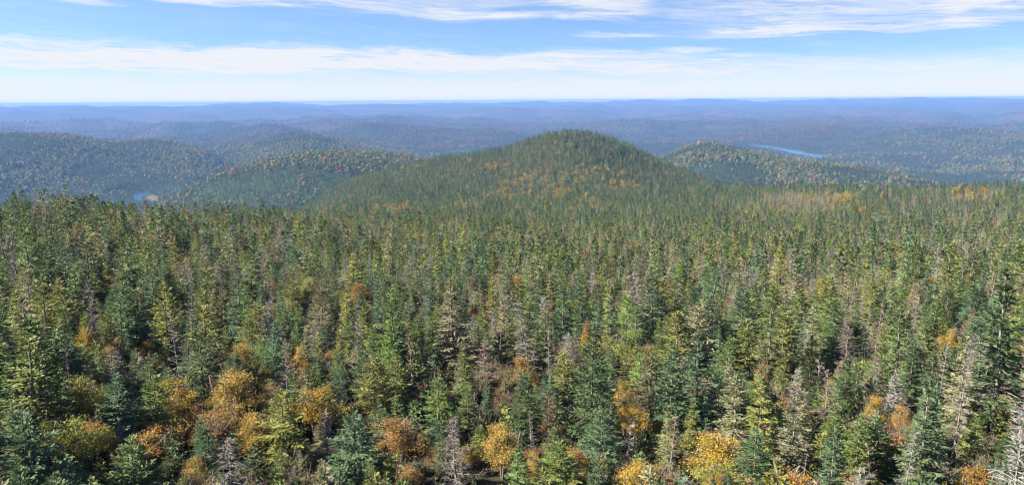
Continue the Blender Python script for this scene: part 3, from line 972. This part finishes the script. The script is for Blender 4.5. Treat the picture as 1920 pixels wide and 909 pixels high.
# ------------------------------------------------------------------ trees of the photograph one can point at
# (kind, photo x, photo y of the top, height m, widening, shape, colour, lean, noun phrase, is it a landmark for others)
MARK = [
    (2, 432, 690, 5.0, 1.45, 0, 5, 0, 'largest ochre birch, low in the left half', 'the largest ochre birch'),
    (2, 330, 708, 4.4, 1.05, 1, 0, 0, 'round golden birch left of the largest ochre birch', 'the round golden birch'),
    (2, 395, 765, 3.6, 1.2, 2, 3, 0, 'rusty thin-leaved birch below the largest ochre birch', None),
    (2, 478, 770, 3.8, 1.0, 0, 5, 0, 'ochre birch overlapping the lower right of the largest ochre birch', None),
    (2, 592, 722, 4.4, 1.15, 0, 0, 0, 'golden birch right of the bright green fir in the left half', 'the golden birch by the bright fir'),
    (2, 290, 798, 3.2, 1.2, 0, 1, 0, 'low orange birch in the lower left', 'the low orange birch'),
    (2, 155, 606, 4.6, 0.9, 1, 0, 0, 'golden birch standing high among firs near the left edge', 'the high golden birch'),
    (2, 218, 622, 4.0, 0.7, 3, 3, 0, 'rusty half-bare birch right of the high golden birch near the left edge', None),
    (2, 276, 634, 3.4, 0.5, 0, 1, 0, 'small orange birch amid dark firs at left', None),
    (2, 668, 528, 4.6, 0.9, 0, 1, 0, 'orange birch among tall firs, left of centre', 'the orange birch among tall firs'),
    (2, 742, 778, 3.8, 1.2, 0, 3, 0, 'wide rust-orange birch, bottom centre left', 'the wide rust-orange birch'),
    (2, 942, 795, 3.8, 1.2, 0, 5, 0, 'wide ochre birch behind bare snags at the bottom centre', 'the wide ochre birch'),
    (2, 1172, 712, 4.6, 0.75, 1, 0, 0, 'narrow golden birch right of the tallest broad fir', 'the narrow golden birch'),
    (2, 1198, 757, 3.8, 0.75, 0, 0, 0, 'golden birch below right of the narrow golden birch', None),
    (2, 1345, 806, 4.0, 1.45, 0, 0, 0, 'big gold and green birch left of the small blue-green fir', 'the big gold and green birch'),
    (2, 1350, 858, 3.0, 1.2, 0, 2, 0, 'yellow-green birch below the big gold and green birch', None),
    (2, 1482, 878, 3.0, 1.2, 0, 1, 0, 'orange birch at the bottom edge, right of the small blue-green fir', 'the orange birch at the bottom edge'),
    (2, 762, 868, 3.0, 0.75, 0, 3, 0, 'rusty birch at the bottom edge left of the big grey dead fir', None),
    (2, 1102, 598, 5.0, 0.75, 3, 1, 0, 'orange thin-leaved birch behind the tallest broad fir', None),
    (2, 1180, 612, 5.2, 1.25, 0, 4, 0, 'pale green leafy birch right of centre', 'the pale green leafy birch'),
    (2, 975, 664, 4.0, 0.75, 0, 1, 0, 'orange birch between firs, near the centre', 'the central orange birch'),
    (2, 122, 782, 4.0, 1.1, 0, 2, 0, 'yellow-green birch in the lower left corner area', 'the yellow-green birch'),
    (2, 172, 788, 3.4, 0.8, 0, 1, 0, 'orange birch beside the yellow-green birch at lower left', None),
    (2, 1430, 676, 3.8, 0.65, 3, 3, 0, 'rust-coloured birch, right of centre', 'the rust-coloured birch'),
    (2, 1664, 462, 4.8, 1.2, 0, 0, 0, 'left of the two golden birches far up the right slope', 'the far golden birch pair'),
    (2, 1748, 468, 4.8, 1.2, 0, 1, 0, 'right of the two golden birches far up the right slope', None),
    (2, 1785, 606, 5.0, 0.7, 1, 0, 0, 'golden birch beside the tall pale snags at right', None),
    (2, 1640, 738, 3.4, 0.6, 0, 0, 0, 'small golden birch amid firs at lower right', 'the small golden birch'),
    (2, 1695, 757, 3.0, 0.45, 0, 1, 0, 'tiny orange birch left of the tallest pale snag', None),
    (2, 1078, 838, 3.2, 0.8, 0, 1, 0, 'orange birch under the firs at the bottom, right of centre', None),
    (2, 1200, 868, 2.8, 1.1, 0, 0, 0, 'low golden birch at the bottom edge right of centre', None),
    (2, 1822, 868, 2.8, 0.8, 0, 1, 0, 'low orange birch in the bottom right corner area', 'the corner orange birch'),
    (2, 888, 566, 4.4, 0.6, 1, 0, 0, 'slim golden birch between tall firs at the centre', 'the slim golden birch'),
    (2, 850, 578, 4.2, 0.5, 1, 2, 0, 'slim yellow-green birch left of the slim golden birch', None),
    (1, 852, 782, 5.4, 1.0, 1, 0, 0, 'biggest bushy grey dead fir, at the bottom centre', 'the biggest grey dead fir'),
    (1, 430, 822, 4.0, 1.15, 1, 0, 0, 'bushy grey dead fir at the bottom edge below the ochre birches', 'the dead fir below the ochre birches'),
    (1, 432, 738, 4.6, 0.4, 2, 1, 0, 'slim grey dead fir standing up through the largest ochre birch', None),
    (1, 1806, 632, 8.0, 0.75, 0, 0, 0.04, 'tallest pale dead fir with many bare branches, far right', 'the tallest pale dead fir'),
    (1, 1768, 640, 6.4, 0.6, 2, 2, 0.03, 'slender pale snag just left of the tallest pale dead fir', None),
    (1, 890, 735, 4.2, 0.8, 3, 2, 0, 'bare broken snag right of the biggest grey dead fir', 'the bare broken snag'),
    (1, 1000, 778, 4.0, 0.8, 3, 2, -0.03, 'bare snag with a side limb before the rust-brown dead fir', None),
    (1, 1028, 742, 4.2, 1.0, 1, 3, 0, 'rust-brown dead fir at the bottom right of centre', 'the rust-brown dead fir'),
    (1, 532, 636, 5.8, 0.8, 0, 0, 0, 'grey twiggy dead fir behind the bright green fir', 'the grey twiggy dead fir'),
    (1, 1592, 606, 5.6, 1.25, 1, 1, 0, 'wide brownish dead fir on the right slope', 'the wide brownish dead fir'),
    (1, 1632, 562, 6.4, 0.5, 2, 2, 0, 'thin pale snag right of the wide brownish dead fir', None),
    (1, 1612, 540, 6.6, 0.6, 0, 0, 0.05, 'grey leaning dead fir above the wide brownish dead fir', None),
    (1, 1518, 488, 7.0, 1.0, 0, 0, 0, 'tall grey dead fir on the right slope', 'the right-slope grey dead fir'),
    (1, 1356, 520, 6.0, 0.9, 3, 2, 0.05, 'thin whitish broken snag right of centre', 'the whitish broken snag'),
    (1, 165, 526, 6.0, 1.15, 1, 0, 0, 'wide brushy grey dead fir near the left edge', 'the wide brushy dead fir'),
    (1, 286, 486, 6.2, 0.8, 0, 2, 0.05, 'whitish dead fir with curved branches at left', 'the whitish curved dead fir'),
    (1, 208, 656, 4.8, 1.0, 0, 1, 0, 'brownish grey dead fir below the rusty half-bare birch', None),
    (1, 668, 572, 7.2, 1.0, 0, 0, 0, 'tall grey dead fir left of centre', 'the tall grey dead fir'),
    (1, 866, 655, 5.2, 1.0, 1, 1, 0, 'bushy brownish dead fir left of the orange birch near the centre', None),
    (1, 1030, 612, 7.0, 0.6, 2, 2, 0, 'tall pale snag left of the tallest broad fir', None),
    (1, 1700, 808, 5.0, 0.7, 2, 2, 0.05, 'pale leaning snag, lower right', 'the pale leaning snag'),
    (1, 1848, 862, 3.4, 0.7, 3, 0, 0.10, 'leaning broken snag in the bottom right', None),
    (1, 1680, 700, 4.6, 0.9, 1, 2, 0, 'pale tangled dead fir left of the slender pale snag', None),
    (1, 1498, 690, 4.6, 0.8, 1, 2, 0, 'pale dead fir right of the rust-coloured birch', None),
    (1, 340, 798, 4.0, 0.7, 3, 1, -0.10, 'crooked broken snag right of the low orange birch', None),
    (1, 122, 640, 6.0, 0.5, 2, 1, 0, 'slim brownish snag left below the high golden birch near the left edge', None),
    (1, 610, 770, 4.4, 0.9, 1, 0, 0, 'grey dead fir below the golden birch right of the bright green fir', None),
    (1, 800, 552, 6.6, 0.6, 2, 2, 0, 'thin pale dead fir between dark firs, centre left', None),
    (1, 592, 508, 7.0, 0.9, 0, 3, 0, 'reddish dead fir among tall firs at left', None),
    (0, 1112, 612, 9.2, 1.20, 1, 1, 0, 'tallest broad dark fir, right of centre', 'the tallest broad fir'),
    (0, 1420, 806, 4.8, 0.90, 3, 0, 0, 'small blue-green fir with even cone shape at lower right', 'the small blue-green fir'),
    (0, 660, 778, 5.2, 1.25, 3, 0, 0, 'wide blue-green fir at the bottom left of centre', 'the wide blue-green fir'),
    (0, 525, 732, 5.6, 1.10, 3, 4, 0, 'bright green fir right of the largest ochre birch', 'the bright green fir'),
    (0, 287, 704, 5.0, 0.95, 3, 2, 0, 'fresh green fir left of the round golden birch', 'the fresh green fir'),
    (0, 372, 600, 7.4, 1.05, 1, 1, 0, 'tall dark green fir above the largest ochre birch', 'the tall dark fir'),
    (0, 1262, 648, 7.6, 1.15, 1, 0, 0, 'tall blue-green fir right of the pale green leafy birch', 'the tall blue-green fir'),
    (0, 1312, 615, 7.4, 1.0, 0, 0, 0, 'tall green fir behind the tall blue-green fir right of centre', None),
    (0, 305, 526, 7.6, 1.25, 1, 4, 0, 'broad yellow-green fir in the left half', 'the broad yellow-green fir'),
    (0, 545, 505, 8.0, 1.1, 1, 3, 0, 'tall broad olive fir left of centre', 'the tall broad olive fir'),
    (0, 35, 772, 5.6, 1.2, 3, 0, 0, 'wide blue-green fir in the bottom left corner', 'the corner blue-green fir'),
    (0, 215, 694, 5.4, 1.05, 1, 0, 0, 'blue-green fir above the yellow-green birch at lower left', None),
    (0, 128, 618, 6.2, 0.8, 0, 0, 0, 'narrow blue-green fir before the high golden birch near the left edge', None),
    (0, 638, 655, 5.2, 0.7, 0, 0, 0, 'narrow blue-green fir above the golden birch', None),
    (0, 985, 700, 5.6, 1.0, 1, 1, 0, 'dark green fir above the wide ochre birch at the bottom centre', None),
    (0, 1566, 788, 6.0, 0.8, 0, 0, 0, 'slender blue-green fir at lower right', 'the slender blue-green fir'),
    (0, 708, 498, 7.6, 1.0, 1, 0, 0, 'tall blue-green fir above the orange birch left of centre', None),
    (0, 1545, 514, 7.2, 1.1, 1, 4, 0, 'broad yellow-green fir on the right slope', 'the right-slope yellow-green fir'),
    (0, 1636, 516, 7.0, 1.0, 1, 4, 0, 'yellow-green fir above the thin pale snag', None),
    (0, 820, 700, 5.6, 1.0, 1, 2, 0, 'green fir above the biggest grey dead fir', None),
    (0, 245, 820, 4.6, 1.0, 3, 6, 0, 'light green fir below the low orange birch', None),
    (0, 1825, 530, 7.2, 1.1, 1, 0, 0, 'broad blue-green fir near the right edge', 'the broad blue-green fir'),
    (0, 1130, 770, 5.0, 1.0, 3, 0, 0, 'bushy blue-green fir below the tallest broad fir', None),
    (0, 870, 640, 6.0, 0.9, 0, 2, 0, 'fresh green fir near the centre, left of the orange birch', None),
    (0, 1045, 830, 4.4, 1.1, 3, 2, 0, 'bushy bright fir at the bottom, right of centre', None),
    (0, 700, 668, 5.6, 1.15, 3, 3, 0, 'broad olive fir above the wide rust-orange birch', None),
]
HEIGHT = {0: [7.2, 6.8, 7.8, 6.0, 7.2], 1: [6.6, 5.8, 7.0, 5.6], 2: [5.0, 5.8, 4.2, 5.2]}
RADIUS = {0: [1.5, 1.95, 1.4, 2.1, 1.75], 1: [1.3, 1.7, 1.1, 0.8], 2: [2.1, 1.9, 2.3, 1.7]}
NMK = {0: 5, 1: 4, 2: 4}
dscan = np.exp(np.linspace(math.log(24), math.log(900), 900))
rows = []
for kd, px, py, H, wid, shp, tone, lean, phrase, short in MARK:
    a = az_of(px, py)
    for it in range(3):
        x, y = dscan * math.sin(a), dscan * math.cos(a)
        zt = terrain(x, y) + H
        qx, qy = proj(np.column_stack([x, y, zt]))
        j = int(np.argmax(qy < py)) if (qy < py).any() else len(qy) - 1
        a += (px - qx[j]) / FPX * 0.9
    rows.append((dscan[j] * math.sin(a), dscan[j] * math.cos(a), float(zt[j] - H)))
LM = np.array(rows)
LD = np.hypot(LM[:, 0], LM[:, 1])
LH = np.array([m[3] for m in MARK])
LR = np.array([RADIUS[m[0]][m[5]] * m[4] for m in MARK])
LPX, LPY = proj(np.column_stack([LM[:, 0], LM[:, 1], LM[:, 2] + LH]))

# neighbours make room: none inside a pointed-out tree, none nearer that would hide it
TH = size * np.array([HEIGHT[k][v % NMK[k]] for k, v in zip(KIND, VARI)])
TR = size * np.array([RADIUS[k][v % NMK[k]] for k, v in zip(KIND, VARI)])
gone = np.zeros(N, bool)
ppm = FPX / TD
TPX, TPY = proj(np.column_stack([TX, TY, TZ + TH]))
for i in range(len(MARK)):
    dx = np.hypot(TX - LM[i, 0], TY - LM[i, 1])
    gone |= dx < 0.75 * LR[i] + 0.35 * TR
    pl = FPX / LD[i]
    low = LPY[i] + pl * min(LH[i] * (0.36 if MARK[i][0] == 2 else 0.55), 2.6 * LR[i])
    hid = (TD < LD[i]) & (TD > LD[i] - 26) & (np.abs(TPX - LPX[i]) < 0.65 * LR[i] * pl + 0.6 * TR * ppm) & (TPY < low)
    gone_h = hid & ~gone
    q = np.where(gone_h)[0]
    f = np.clip((TH[q] - (low - TPY[q]) / ppm[q]) / TH[q], 0, 1)
    gone[q[f < 0.28]] = True
    SCL[q] *= np.maximum(f, 0.28)[:, None]
    TH[q] *= np.maximum(f, 0.28)
    TR[q] *= np.maximum(f, 0.28)
    TPX, TPY = proj(np.column_stack([TX, TY, TZ + TH]))
ok = ~gone
TX, TY, TZ, TD, KIND, TONE, TINT, ROT, SCL, VARI, TH, TR = (v[ok] for v in (TX, TY, TZ, TD, KIND, TONE, TINT, ROT, SCL, VARI, TH, TR))
# the pointed-out trees join the list at its head
rg = np.random.default_rng(77)
sat = []
for i, m in enumerate(MARK):
    if m[0] == 2 and m[4] >= 0.75 and LD[i] < 90:
        for q in range(4 if m[4] >= 1.2 else 2):
            a_, r_ = rg.uniform(0, 6.28), LR[i] * rg.uniform(0.7, 1.35)
            sat.append((LM[i, 0] + r_ * math.cos(a_), LM[i, 1] + r_ * math.sin(a_), rg.uniform(0.4, 0.75) * m[3] / 5.0, rg.choice([m[6], m[6], 0, 2, 3, 5])))
if sat:
    sa = np.array([q[:3] for q in sat])
    st_ = np.array([q[3] for q in sat], int)
    k_ = len(sa)
    v_ = rg.integers(0, 8, k_)
    TX, TY, TZ = np.concatenate([TX, sa[:, 0]]), np.concatenate([TY, sa[:, 1]]), np.concatenate([TZ, terrain(sa[:, 0], sa[:, 1])])
    TD, KIND, TONE = np.concatenate([TD, np.hypot(sa[:, 0], sa[:, 1])]), np.concatenate([KIND, np.full(k_, 2)]), np.concatenate([TONE, st_])
    TINT = np.vstack([TINT, PAL[2][st_] * np.exp(rg.normal(0, 0.1, (k_, 1)))])
    ROT = np.vstack([ROT, np.column_stack([rg.normal(0, 0.08, k_), rg.normal(0, 0.08, k_), rg.uniform(0, 6.28, k_)])])
    SCL = np.vstack([SCL, sa[:, 2][:, None] * np.array([[1.1, 1.1, 1.0]])])
    VARI = np.concatenate([VARI, v_])
    TH = np.concatenate([TH, sa[:, 2] * np.array([HEIGHT[2][v % 4] for v in v_])])
    TR = np.concatenate([TR, sa[:, 2] * np.array([RADIUS[2][v % 4] for v in v_])])
nm = len(MARK)
mk = np.array([m[0] for m in MARK])
ms = np.array([m[3] / HEIGHT[m[0]][m[5]] for m in MARK])
mw = np.array([LR[i] / RADIUS[m[0]][m[5]] for i, m in enumerate(MARK)])
TX, TY, TZ = np.concatenate([LM[:, 0], TX]), np.concatenate([LM[:, 1], TY]), np.concatenate([LM[:, 2], TZ])
TD = np.concatenate([LD, TD])
KIND = np.concatenate([mk, KIND])
TONE = np.concatenate([[m[6] for m in MARK], TONE])
TINT = np.vstack([np.array([PAL[m[0]][m[6]] for m in MARK]), TINT])
ROT = np.vstack([np.column_stack([np.zeros(nm), [m[7] * 2 for m in MARK], rg.uniform(-0.2, 0.2, nm)]), ROT])
ROT[:nm, 2] += rg.uniform(0, 6.28, nm) * (np.abs(ROT[:nm, 1]) < 1e-6)
SCL = np.vstack([np.column_stack([mw, mw, ms]), SCL])
VARI = np.concatenate([[m[5] + NMK[m[0]] * rg.integers(0, 2) for m in MARK], VARI]).astype(int)
TH, TR = np.concatenate([LH, TH]), np.concatenate([LR, TR])
N = len(TX)
TPX, TPY = proj(np.column_stack([TX, TY, TZ + TH]))

# how much of every tree shows: paint from near to far on a coarse frame
GW, GH = 640, 303
frame = np.zeros((GH, GW), bool)
area = np.zeros(N)
VIS_X, VIS_Y = np.zeros(N), np.zeros(N)
order = np.argsort(TD)
order = order[(TPX[order] > -60) & (TPX[order] < PW + 60) & (TPY[order] < PH + 5) & (TD[order] < 700)]
for i in order:
    pm = FPX / TD[i] / 3.0
    x0, y0 = TPX[i] / 3.0, TPY[i] / 3.0
    hpx, rpx = TH[i] * pm * 0.9, TR[i] * pm
    n_ = 0
    sxx = syy = 0.0
    r0 = int(max(0, y0))
    for r in range(r0, int(min(GH, y0 + hpx)) + 1):
        if r >= GH:
            break
        t_ = max(0.0, (r + 0.5 - y0) / max(hpx, 1))
        w_ = 0.8 * rpx * (min(1.0, t_ * 1.25) ** 0.7 if KIND[i] < 2 else math.sqrt(max(0.0, 1 - (2 * min(t_, 1) - 0.9) ** 2)))
        a_, b_ = int(max(0, x0 - w_ + 0.5)), int(min(GW, x0 + w_ + 0.5))
        if b_ > a_:
            row = frame[r, a_:b_]
            fr_ = np.where(~row)[0]
            if len(fr_):
                n_ += len(fr_)
                sxx += (fr_ + a_).sum()
                syy += r * len(fr_)
                if KIND[i] != 1 or VARI[i] % 4 == 1:
                    row[:] = True
                else:
                    row[rg.random(len(row)) < 0.4] = True
    area[i] = n_
    if n_:
        VIS_X[i], VIS_Y[i] = 3 * sxx / n_, 3 * syy / n_
area[:nm] = np.maximum(area[:nm], 1) + 1e6

# labels
TONES = {0: ['blue-green', 'dark green', 'fresh green', 'olive green', 'yellow-green', 'grey-green', 'mid-green'],
         1: ['grey', 'brownish grey', 'pale grey', 'rust-brown', 'tan'],
         2: ['golden', 'orange', 'yellow-green', 'rusty', 'green-leaved', 'ochre']}
SHAPES = {0: ['slim', 'broad', 'bare-stemmed', 'bushy', 'thin open'], 1: ['twiggy', 'brushy', 'sparse', 'bare broken'],
          2: ['round', 'upright', 'low', 'thin-leaved']}
NOUN = {0: 'fir', 1: 'dead fir', 2: 'birch'}
ORD = ['nearest', 'second nearest', 'third nearest', 'fourth nearest', 'fifth nearest', 'sixth nearest', 'seventh nearest', 'eighth nearest', 'ninth nearest', 'tenth nearest']
refs = [i for i, m in enumerate(MARK) if m[9]]
pick = {k: [i for i in np.argsort(-area) if KIND[i] == k and area[i] >= 5][:300] for k in (0, 1, 2)}
LABEL = {}
seen = {}
for k in (0, 1, 2):
    for i in pick[k]:
        if i < nm:
            LABEL[i] = MARK[i][8]
            continue
        best, bj, rel = 1e9, 0, ''
        for j in refs:
            dx, dy = VIS_X[i] - (LPX[j]), (VIS_Y[i] - (LPY[j] + 25)) * 1.3
            w = math.hypot(dx, dy)
            if w < best:
                best, bj = w, j
                ang = math.degrees(math.atan2(dy, dx)) % 360
                rel = ['right of', 'below right of', 'below', 'below left of', 'left of', 'above left of', 'above', 'above right of'][int((ang + 22.5) // 45) % 8]
        st = TH[i] / {0: 6.6, 1: 6.0, 2: 4.6}[k]
        stat = 'tall' if st > 1.12 else ('small' if st < 0.72 else '')
        shp = SHAPES[k][VARI[i] % NMK[k]]
        desc = ' '.join(w for w in (stat, shp, TONES[k][TONE[i]], NOUN[k]) if w)
        if len((desc + rel + MARK[bj][9]).split()) > 11:
            desc = ' '.join(w for w in (shp, TONES[k][TONE[i]], NOUN[k]) if w)
        seen.setdefault((desc, rel, MARK[bj][9]), []).append((best, i))
for (desc, rel, ref), lst in seen.items():
    lst.sort()
    for q, (w, i) in enumerate(lst):
        LABEL[i] = '%s %s %s' % (desc, rel, ref) + (', %s' % ORD[min(q, 9)] if len(lst) > 1 else '')

GROUP = {0: 'living firs on the near slope', 1: 'standing dead firs on the near slope', 2: 'autumn birches among the firs'}
used = np.zeros(N, bool)
for k, K, nm_, cat in ((0, FIR, 'fir_tree', 'fir tree'), (1, DEAD, 'dead_fir_tree', 'dead tree'), (2, BIRCH, 'birch_tree', 'birch tree')):
    for i in pick[k]:
        used[i] = True
        tm, cm = K.near[VARI[i] % len(K.near)]
        e = bpy.data.objects.new(nm_, None)
        e.empty_display_size = 0.5
        e.location = (TX[i], TY[i], TZ[i])
        e.rotation_euler = ROT[i]
        e.scale = SCL[i]
        e['label'], e['category'], e['group'] = LABEL[i], cat, GROUP[k]
        COL.objects.link(e)
        for pn, me in (('trunk', tm), ('crown', cm)):
            o = link(pn, me, e)
            o['tint'] = [float(c) for c in TINT[i]]
print('individuals', [len(pick[k]) for k in (0, 1, 2)], 'max label words', max(len(l.split()) for l in LABEL.values()), 'unique', len(set(LABEL.values())), len(LABEL))

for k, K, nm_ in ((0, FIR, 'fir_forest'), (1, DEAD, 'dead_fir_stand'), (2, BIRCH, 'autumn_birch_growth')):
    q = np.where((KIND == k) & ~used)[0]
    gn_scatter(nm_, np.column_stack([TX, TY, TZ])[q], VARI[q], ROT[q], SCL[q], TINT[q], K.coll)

# undergrowth between the near trees
ux, uy = jitter(22, 170, 1.75)
uz = terrain(ux, uy)
k = (np.min([np.hypot(ux - LM[i, 0], uy - LM[i, 1]) - LR[i] * 0.5 for i in range(nm)], 0) > 0.2) & (rng.random(len(ux)) < 0.8)
ux, uy, uz = ux[k], uy[k], uz[k]
UNDER = bpy.data.collections.new('undergrowth_variants')
for q in range(8):
    rs = np.random.default_rng(300 + q)
    if q < 5:
        t, c = broadleaf(rs, 1.7, 1.15, 2, 3, 0.3)
        me = joined('undergrowth_variant', (t, c), [MAT_BIRCH, MAT_LEAF])
    elif q < 7:
        t, c = fir(rs, 2.4, 1.1, 2, 0.03, 0.95, 0.6)
        me = joined('undergrowth_variant', (t, c), [MAT_BARK, MAT_NEEDLE])
    else:
        t, c = dead(rs, 2.2, 1.0, 2, 2.0, 1.0)
        me = joined('undergrowth_variant', (t, c), [MAT_DEADWOOD, MAT_TWIG])
    UNDER.objects.link(bpy.data.objects.new('undergrowth_variant_%d' % q, me))
n = len(ux)
ui = rng.choice(8, n, p=[.09] * 5 + [.2, .2, .15])
up_ = np.array([(0.10, 0.11, 0.04), (0.20, 0.15, 0.05), (0.26, 0.13, 0.045), (0.16, 0.12, 0.07), (0.13, 0.15, 0.05)])
ut = np.where((ui < 5)[:, None], up_[rng.choice(5, n)], np.where((ui < 7)[:, None], PAL[0][rng.choice(7, n)], PAL[1][rng.choice(5, n)])) * np.exp(rng.normal(0, 0.15, (n, 1)))
us = rng.uniform(0.6, 1.3, n)
gn_scatter('undergrowth', np.column_stack([ux, uy, uz]), ui, np.column_stack([np.zeros(n), np.zeros(n), rng.uniform(0, 6.28, n)]), np.column_stack([us] * 3), ut, UNDER)
print('trees', N, [(KIND == k).sum() for k in (0, 1, 2)])

# ------------------------------------------------------------------ woods on the farther hills
xs, ys = [], []
for d0, d1, c in ((1500, 2600, 8.0), (2600, 4200, 10.5), (4200, 7500, 17.0), (7500, 11500, 25.0)):
    x, y = jitter(d0, d1, c, R(36))
    xs.append(x)
    ys.append(y)
WX, WY = np.concatenate(xs), np.concatenate(ys)
WZ = terrain(WX, WY)
k = in_sight(WX, WY, WZ, 14.0) & (rng.random(len(WX)) < 1 - 0.85 * sstep(np.hypot(WX, WY), 6500, 11500)) & (poly_dist(WX, WY, LAKE) > 12) & (poly_dist(WX, WY, POND) > 8) & (poly_dist(WX, WY, BANK) > 2) & (poly_dist(WX, WY, LAKE2) > 15)
for f in (2.0, 6.0, 10.5, 13.0):
    qx, qy = proj(np.column_stack([WX, WY, WZ + f]))
    for poly in (LAKE_PX, POND_PX, BANK_PX, LAKE2_PX):
        k &= poly_dist(qx, qy, np.array(poly)) > (0.8 if f < 12 else 0.0)
WX, WY, WZ = WX[k], WY[k], WZ[k]
WD = np.hypot(WX, WY)
n = len(WX)
WOODS = bpy.data.collections.new('woods_variants')
for q in range(8):
    rs = np.random.default_rng(500 + q)
    if q < 4:
        t, c = fir(rs, 11.0, 2.0, 1, 0.08)
        o = bpy.data.objects.new('woods_variant_%02d' % q, joined('woods_variant', (t, c), [MAT_BARK, MAT_NEEDLE]))
    else:
        t, c = broadleaf(rs, 11.0, 4.3, 0, 2)
        c = (c[0], c[1], c[2])
        cb = MB()
        for j in range(46):
            v = norm(rs.normal(0, 1, 3) + np.array([0, 0, 0.35]))
            pnt = np.array([v[0] * 3.9, v[1] * 3.9, 6.6 + v[2] * 4.2]) * rs.uniform(0.85, 1.08)
            dd = np.cross(v, rs.normal(0, 1, 3))
            cb.diamonds((pnt - norm(dd) * 1.3)[None], dd[None], v[None] + rs.normal(0, 0.3, (1, 3)), 2.6, 2.1, np.array([rs.uniform(0.1, 0.9)]))
        o = bpy.data.objects.new('woods_variant_%02d' % q, joined('woods_variant', (t, cb.arrays()), [MAT_BIRCH, MAT_LEAF]))
    WOODS.objects.link(o)
wn = fbm(WX / 160, WY / 160, 81, 4) * 0.6 + fbm(WX / 600, WY / 600, 91, 3) * 0.5
hgt = (WZ - FLOOR) / 200.0
p_con = 0.66 - 2.7 * (wn - 0.52) + 0.15 * sstep(hgt, 0.75, 1.0) + 0.25 * sstep(hgt, 0.25, 0.0)
con = rng.random(n) < p_con
con2 = np.array([(0.034, 0.060, 0.034), (0.048, 0.078, 0.036), (0.066, 0.092, 0.040)])
dec2 = np.array([(0.085, 0.115, 0.036), (0.125, 0.14, 0.038), (0.175, 0.14, 0.040), (0.19, 0.11, 0.04), (0.15, 0.075, 0.04)])
wt = np.where(con[:, None], con2[rng.choice(3, n)], dec2[rng.choice(5, n, p=[.46, .28, .14, .08, .04])])
rust = ~con & (rng.random(n) < 0.55 * sstep(WD, 4300, 5600) * sstep(fbm(WX / 900 + 5, WY / 900, 95, 3), 0.40, 0.62))
wt[rust] = dec2[rng.integers(3, 5, rust.sum())]
wt = wt * np.exp(rng.normal(0, 0.15, (n, 1)))
wt = wt * (1 - 0.30 * sstep(WD, 3500, 7000))[:, None]
wi = np.where(con, rng.integers(0, 4, n), rng.integers(4, 8, n))
ws = np.exp(rng.normal(0, 0.2, n)) * np.where(WD > 7500, 1.9, np.where(WD > 4200, 1.5, np.where(WD > 2600, 1.15, 0.95)))
gn_scatter('hillside_woods', np.column_stack([WX, WY, WZ]), wi, np.column_stack([np.zeros(n), np.zeros(n), rng.uniform(0, 6.28, n)]), np.column_stack([ws] * 3), wt, WOODS)
print('woods', n)

# ------------------------------------------------------------------ haze
HX, HY0, HY1 = 23200.0, -23200.0, 23200.0
z0, z1 = ZMIN - 1.0, 11.0
V = np.array([(sx_ * HX, sy_, sz_) for sx_ in (-1, 1) for sy_ in (HY0, HY1) for sz_ in (z0, z1)])
Q = np.array([(0, 1, 3, 2), (4, 6, 7, 5), (0, 4, 5, 1), (2, 3, 7, 6), (0, 2, 6, 4), (1, 5, 7, 3)])
hm, t = new_mat('haze_air')
pv = t.put('ShaderNodeVolumePrincipled', {'Color': (0.160, 0.315, 0.67, 1.0), 'Density': 0.64e-4, 'Anisotropy': 0.0})
t.put('ShaderNodeOutputMaterial', {'Volume': pv.outputs[0]})
hz = link('haze', mesh_from('haze', V, Q, [hm]))
hz['kind'] = 'stuff'
